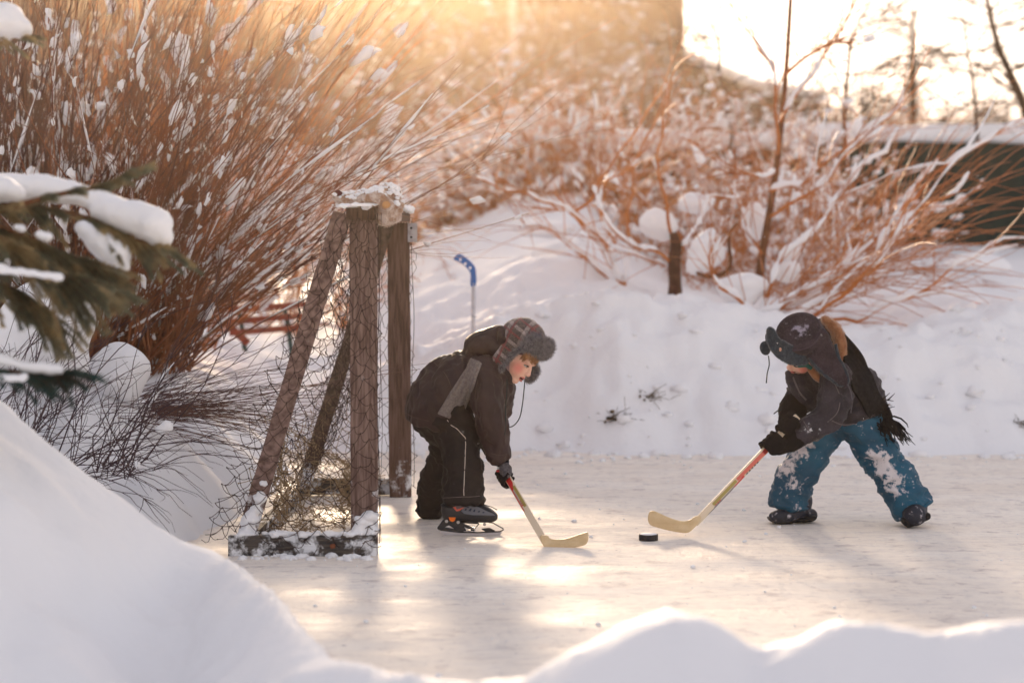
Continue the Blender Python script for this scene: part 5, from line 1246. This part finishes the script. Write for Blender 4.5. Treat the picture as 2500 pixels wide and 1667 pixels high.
# ------------------------------------------------------------ building, snowy slope, fence, far trees
YB = 70
def brick_mat():
    m = bpy.data.materials.new('brick'); m.use_nodes = True; t = m.node_tree; p = t.nodes['Principled BSDF']
    geo = t.nodes.new('ShaderNodeNewGeometry'); b = t.nodes.new('ShaderNodeTexBrick'); mp = t.nodes.new('ShaderNodeMapping'); mp.inputs['Rotation'].default_value = (R(90), 0, 0)
    t.links.new(geo.outputs['Position'], mp.inputs[0]); t.links.new(mp.outputs[0], b.inputs[0]); b.inputs['Scale'].default_value = 3.5
    b.inputs['Color1'].default_value = (.10, .036, .022, 1); b.inputs['Color2'].default_value = (.14, .052, .032, 1); b.inputs['Mortar'].default_value = (.30, .25, .22, 1)
    t.links.new(b.outputs[0], p.inputs['Base Color']); p.inputs['Roughness'].default_value = .9; return m
xr = (1668 - 1250) / FPX * YB; xl = (-500 - 1250) / FPX * YB; zg = .9
bld = empty('brick_building', ((xl + xr) / 2, YB, zg), 'reddish brown brick building far behind the bushes, its top out of the picture', 'building')
g = Geo(); g.box(((xl + xr) / 2, YB + 4, 4.7), ((xr - xl) / 2, 0, 0), (0, 4, 0), (0, 0, 3.5)); g.link('wall', brick_mat(), bld, False)
g = Geo(); g.box(((xl + xr) / 2, YB + 4, 8.3), ((xr - xl) / 2 + .12, 0, 0), (0, 4.2, 0), (0, 0, .1)); g.link('roof', SNOW, bld, False)
xp = (1252 - 1250) / FPX * YB
g = Geo(); g.tube([(xp, YB - .2, 5.3), (xp, YB - .2, 8.1)], .12, 12, cap=True); g.link('drainpipe', mat('pale_pipe', (.72, .66, .60), .6), bld)
FR_ = mat('window_frame', (.4, .3, .22), .6); GL = mat('window_glass', (.10, .07, .05), .15, .6)
for px in (1100,):
    x = (px - 1250) / FPX * YB; g = Geo(); 
    for dx in (-.5, 0, .5): g.box((x + dx, YB - .03, 4.6), (.05, 0, 0), (0, .04, 0), (0, 0, .75))
    for dz in (-.7, .7): g.box((x, YB - .032, 4.6 + dz), (.55, 0, 0), (0, .035, 0), (0, 0, .05))
    wd = g.link('window', FR_, bld, False); g = Geo(); g.box((x, YB - .01, 4.6), (.45, 0, 0), (0, .02, 0), (0, 0, .65)); g.link('pane', GL, wd, False)
# low shed with a long snow-covered roof running down to the right
YS = 88
pts = [at(1560, 90, YS), at(1672, 118, YS), at(1740, 148, YS), at(1850, 192, YS), at(1975, 218, YS), at(2010, 226, YS)]
shed = empty('low_house', (at(1780, 300, YS).x, YS, 1.1), 'low house with a thick snow-covered roof sloping down to the right, beside the brick building', 'house')
vs = []; fs = []
for k, p in enumerate(pts):
    for (dy, dz) in ((-.4, -.5), (-.4, 0), (8, .1), (8, -.5)): vs.append(p + Vector((0, dy, dz)))
for k in range(len(pts) - 1):
    for q in range(4): fs.append((k * 4 + q, k * 4 + (q + 1) % 4, k * 4 + 4 + (q + 1) % 4, k * 4 + 4 + q))
fs += [(0, 1, 2, 3), tuple(len(vs) - 4 + q for q in range(4))[::-1]]
rm = remesh(pyd(vs, fs), .14, 3); ruffle(rm, .05, 1.2, 5); link('roof', rm, SNOW, shed)
x0, x1 = pts[0].x + .1, pts[-1].x - .3
g = Geo(); vs = [(x0, YS, .8), (x1, YS, .8), (x1, YS, pts[-1].z - .5), (at(1850, 0, YS).x, YS, pts[3].z - .5), (x0, YS, pts[0].z - .5)]
vs += [(a, YS + 7, c) for a, b, c in vs]; g.add(vs, [(0, 1, 2, 3, 4), (9, 8, 7, 6, 5), (0, 5, 6, 1), (1, 6, 7, 2), (2, 7, 8, 3), (3, 8, 9, 4), (4, 9, 5, 0)]); g.link('wall', mat('brown_boards', (.13, .08, .06), .8, col2=(.2, .12, .09), nscale=6), shed, False)
# dark green fence with a thick cap of snow
YF = 24.5
FG = mat('dark_green_boards', (.003, .016, .018), .7, .15, col2=(.006, .026, .027), nscale=3, stretch=(6, 1, .6))
def fence(x0p, x1p, Y, top, bot, lb):
    x0 = (x0p - 1250) / FPX * Y; x1 = (x1p - 1250) / FPX * Y; zt = at(1250, top, Y).z; zb_ = at(1250, bot, Y).z
    f = empty('fence', ((x0 + x1) / 2, Y, zb_), lb, 'fence')
    g = Geo(); x = x0
    while x < x1:
        g.box((x + .06, Y + .004 * math.sin(x * 40), (zt + zb_) / 2 - .2), (.0635, 0, 0), (0, .012, 0), (0, 0, (zt - zb_) / 2 + .2)); x += .125
    g.link('boards', FG, f, False); g = Geo()
    for z in (zt - .12, zb_ + .25): g.box(((x0 + x1) / 2, Y + .05, z), ((x1 - x0) / 2, 0, 0), (0, .025, 0), (0, 0, .05))
    g.link('rail', FG, f, False); g = Geo(); n = int((x1 - x0) / .25)
    P = [Vector((x0 + (x1 - x0) * k / n, Y, zt + .04 + .03 * noise.noise(Vector((k * .5, 2, 1))))) for k in range(n + 1)]
    g.tube(P, [.095 + .03 * noise.noise(Vector((k * .4, 0, 0))) for k in range(n + 1)], 10, cap=True); g.link('snow', SNOW, f)
fence(1960, 3100, YF, 336, 600, 'dark green board fence capped with snow at the right, behind the orange bush')
FG = mat('dark_brown_boards', (.05, .022, .014), .8, .15, col2=(.08, .035, .02), nscale=3, stretch=(6, 1, .6))
fence(1085, 1954, YF, 352, 560, 'dark brown board fence with snow on top, almost hidden behind the bushes')
# dark pieces of shed behind
# fine crowns breaking the roof line
GT = mat('grey_brown_twigs', (.10, .055, .035), .8, .2)
for i, (px, y_, lb) in enumerate([(1655, 40, 'far bare tree crown overlapping the right edge of the brick building'), (1745, 110, 'far bare tree crown in front of the upper end of the snowy roof'), (1850, 150, 'far bare tree crown in front of the middle of the snowy roof'), (1950, 180, 'far bare tree crown at the low end of the snowy roof')]):
    x = (px - 1250) / FPX * 60; shrub(lb, (x, 60, 2.6), 26, (1.2, (at(px, y_, 60).z - 2.6) * .8), (35, 88), (-180, 180), 140 + i, .3, .035, GT, 'tree', 'far crowns along the roof line', fine=7, cat_='tree', twl=.4)
# far hedge and trees on the skyline
FAR = mat('far_twigs', (.10, .06, .05), .8, col2=(.16, .10, .08), nscale=1)
words = ['leftmost of the skyline row', 'second from left on the skyline', 'third from left on the skyline', 'fourth from left on the skyline', 'fifth from left on the skyline', 'rightmost of the skyline row']
for i, px in enumerate((2010, 2110, 2180, 2300, 2400, 2490)):
    Y = 52 + 3 * (i % 3); x = (px - 1250) / FPX * Y; zt = at(px, 232 if i % 2 else 215, Y).z
    shrub('far blurred brown tree crown low on the skyline, ' + words[i], (x, Y, 1.6), 40, (1.2, (zt - 1.6) * 1.05), (25, 90), (-180, 180), 90 + i, .2, .07, FAR, 'tree', 'trees on the skyline', fine=6, cat_='tree', twl=.5)
# bare trees against the sky
GREYD = mat('dark_bark', (.055, .032, .022), .8, .2)
def bare_tree(label, path, Y, r, seed, nb=26, m=None, bl=(.6, 1.6), up=.3):
    m = GREYD; nb = int(nb * .9); rn = random.Random(seed); b = gat(path[0][0], Y); t = empty('tree', b, label, 'tree', None)
    g = Geo(); r *= 1.1; P, rr = px_tube(g, path, Y, [r, r * .75, r * .5, r * .25], 8); g.link('trunk', m, t); g = Geo()
    for k in range(nb):
        j = rn.randint(len(P) // 4, len(P) - 2); a = rn.uniform(0, 6.28)
        tp, _ = curve_dir(rn, P[j], Vector((math.cos(a), math.sin(a), up)), rn.uniform(*bl) * (1.2 - .8 * j / len(P)), 7, .0, .14)
        g.tube(tp, [rr[j] * .35 * (1 - .7 * q / 7) + .002 for q in range(8)], 4)
        for u in range(5):
            q = rn.randint(2, 6); t2_, _ = curve_dir(rn, tp[q], (tp[q] - tp[q - 1]).normalized() + Vector((rn.gauss(0, .6), rn.gauss(0, .6), rn.gauss(.2, .5))), rn.uniform(.2, .6), 5, 0, .15)
            g.tube(t2_, [rr[j] * .18 * (1 - .6 * w_ / 5) + .002 for w_ in range(6)], 3)
    g.link('branches', m, t); return t
bare_tree('slender straight bare tree standing against the sky near the top right', [(2232, 420, 0), (2228, 240, 0), (2227, 120, 0), (2232, 22, 0)], 36, .07, 1, 34, GREY, (.3, .8), .1)
bare_tree('bare tree leaning left at the right edge, against the sky', [(2530, 420, 0), (2500, 260, 0), (2440, 120, 0), (2410, 0, 0), (2400, -80, 0)], 26, .05, 2, 30)
bare_tree('thin crooked sapling crossing the sky left of the tall leader', [(1790, 420, 0), (1775, 250, 0), (1750, 120, 0), (1725, 0, 0), (1715, -90, 0)], 22, .016, 3, 26, ORG, (.4, 1.1))
bare_tree('thin sapling with curved twigs right of the tall leader', [(2070, 430, 0), (2060, 300, 0), (2072, 160, 0), (2085, 80, 0), (2130, 0, 0)], 21, .020, 4, 30, ORG, (.4, 1.1))
bare_tree('thin pale sapling near the right edge, bending inwards', [(2390, 420, 0), (2380, 250, 0), (2360, 110, 0), (2340, -20, 0)], 24, .02, 6, 26, BRN, (.4, 1.0))

# ------------------------------------------------------------ spruce at the left, near the camera
NEED = mat('spruce_needles', (.10, .115, .08), .7, .3, col2=(.42, .32, .17), nscale=9, fac=(.38, .60), col3=(.20, .19, .12))
NEEDT = mat('spruce_needles_blue', (.012, .045, .045), .7, .3, col2=(.03, .08, .07), nscale=9)
spr = empty('spruce_tree', (-2.35, 7.4, ground_z(-2.35, 7.4)), 'spruce at the left edge with heavy snow on its drooping green branches', 'spruce')
g = Geo(); g.tube([(-2.35, 7.4, .3), (-2.34, 7.42, 1.6), (-2.33, 7.4, 3.2), (-2.33, 7.4, 4.4)], [.09, .075, .045, .01], 12, cap=True); g.link('trunk', TRUNK, spr)
def needles(g, P, rn, dens, ln, r0=.0, up=0.0):
    for i in range(len(P) - 1):
        a = P[i]; b = P[i + 1]; t = (b - a); L_ = t.length; t.normalize(); o1 = t.orthogonal().normalized(); o2 = t.cross(o1)
        for k in range(int(L_ * dens)):
            c = a.lerp(b, rn.random()); f = rn.uniform(0, 6.283); out = o1 * math.cos(f) + o2 * math.sin(f)
            d = (out * .8 + t * rn.uniform(.5, 1.1) + Vector((0, 0, up))).normalized(); l = ln * rn.uniform(.7, 1.15); s_ = d.cross(t)
            s_ = s_.normalized() * .0017 if s_.length > 1e-4 else o1 * .0017
            e = c + d * l
            g.add([c - s_, c + s_, e], [(0, 1, 2)])
def spruce_branch(path, Y, seed, mat_, twigs=26, tl=(.10, .26), dens=1500, ln=.017, snow=None, hang=.5, name='branch'):
    rn = random.Random(seed); g = Geo(); w_ = Geo()
    P = catmull([at(a, b, Y + c) for a, b, c in path], 6); w_.tube(P, [.012 * (1 - .8 * i / len(P)) for i in range(len(P))], 5)
    needles(g, P, rn, dens, ln)
    for k in range(twigs):
        j = rn.randint(len(P) // 8, len(P) - 2); t = (P[j + 1] - P[j]).normalized(); sd = rn.choice((-1, 1))
        side = Vector((0, 1, 0)) * sd * rn.uniform(.2, .9)
        d = (t * rn.uniform(.5, 1) + side + Vector((0, 0, -hang * rn.uniform(.1, 1)))).normalized()
        tp, _ = curve_dir(rn, P[j], d, rn.uniform(*tl), 5, .12, .05); w_.tube(tp, [.003 * (1 - .6 * q / 5) for q in range(6)], 3)
        needles(g, tp, rn, dens, ln)
    b = w_.link(name, TRUNK, spr); g.link('needles', mat_, b, False)
    if snow:
        s = Geo()
        for pts in snow: limb(s, pts, Y, 1.5)
        me = ruffle(remesh(s.mesh(), .010, 3), .008, 14, seed); ruffle(me, .004, 45, seed)
        link('snow', me, SNOWC, b)
    return b
YN = 7.7
spruce_branch([(-420, 500, .1), (-150, 500, .1), (60, 500, 0), (240, 540, -.05), (330, 585, -.05), (410, 600, -.08)], YN, 1, NEED, 70, (.08, .22), 2200, .020,
              [[(-300, 480, .1, 60), (-100, 470, .1, 50), (20, 458, 0, 34), (120, 462, 0, 32), (210, 480, 0, 28), (270, 500, 0, 30)], [(250, 515, -.03, 30), (320, 530, -.03, 42), (375, 548, -.05, 44), (395, 575, -.05, 30)],
               [(-60, 455, -.25, 40), (10, 462, -.25, 32), (40, 470, -.25, 24)]], .5)
spruce_branch([(-200, 560, -.4), (-20, 520, -.4), (120, 480, -.4), (220, 460, -.4), (290, 440, -.4), (330, 420, -.4)], YN, 2, NEED, 44, (.05, .09), 2600, .018, None, .1)
spruce_branch([(-300, 520, -.2), (-60, 540, -.25), (70, 580, -.3), (160, 620, -.3), (235, 640, -.3)], YN, 3, NEED, 110, (.10, .26), 2200, .020,
              [[(200, 560, -.1, 18), (245, 595, -.1, 32), (285, 625, -.1, 36), (300, 650, -.1, 22)], [(40, 555, -.45, 10), (55, 560, -.45, 12)], [(95, 572, -.5, 11), (118, 580, -.5, 12)]], .7)
spruce_branch([(-300, 560, -.5), (-80, 570, -.5), (50, 600, -.5), (130, 665, -.5), (200, 675, -.5)], YN, 4, NEED, 120, (.10, .26), 2200, .020,
              [[(-60, 640, -.7, 12), (20, 662, -.7, 10), (90, 668, -.7, 9), (150, 678, -.7, 10)]], .9)
spruce_branch([(-300, 600, -.3), (-120, 640, -.35), (0, 690, -.4), (60, 720, -.4), (110, 760, -.4)], YN, 5, NEED, 90, (.10, .22), 2200, .020, None, .9)
spruce_branch([(-350, 900, -.2), (-150, 900, -.2), (0, 905, -.3), (90, 915, -.3), (160, 910, -.3)], 7.4, 6, NEEDT, 70, (.06, .16), 2200, .018,
              [[(-60, 870, -.25, 12), (10, 880, -.3, 13), (60, 895, -.3, 13), (110, 900, -.3, 16), (148, 903, -.3, 15)], [(-80, 930, -.4, 14), (0, 925, -.4, 10), (60, 920, -.4, 9)]], .5)
spruce_branch([(-420, 40, .1), (-200, 60, .1), (-60, 80, 0), (20, 95, 0), (70, 90, 0)], 7.9, 7, NEED, 24, (.06, .14), 1500, .016,
              [[(-200, 30, .1, 55), (-60, 45, 0, 50), (20, 55, 0, 46), (50, 68, 0, 28)]], .4)

# ------------------------------------------------------------ drifting snow crystals in the air
g = Geo()
for i in range(260):
    y = rng.uniform(7, 14); x = rng.uniform(-.2, .2) * y; z = CAMH + rng.uniform(-.10, .08) * y
    if z < ground_z(x, y) + .15: continue
    r = rng.uniform(.0009, .0022); g.ell((x, y, z), (r, 0, 0), (0, r, 0), (0, 0, r), 5, 3)
tag(g.link('snowflakes', SNOWC), 'fine snow crystals drifting in the air', 'snowflakes', kind='stuff')
# ------------------------------------------------------------ golden scattering volume added to imitate the sun's lens flare
g = Geo(); g.box((0, 58, 6.5), (95, 0, 0), (0, 64, 0), (0, 0, 8.2))
hm = bpy.data.materials.new('flare_volume'); hm.use_nodes = True; t = hm.node_tree
for n in list(t.nodes):
    if n.type == 'BSDF_PRINCIPLED': t.nodes.remove(n)
pv = t.nodes.new('ShaderNodeVolumePrincipled'); pv.inputs['Density'].default_value = .0005; pv.inputs['Anisotropy'].default_value = .92; pv.inputs['Color'].default_value = (1, .80, .56, 1)
t.links.new(pv.outputs[0], t.nodes['Material Output'].inputs['Volume'])
tag(g.link('flare_volume', hm, None, False), kind='stuff')
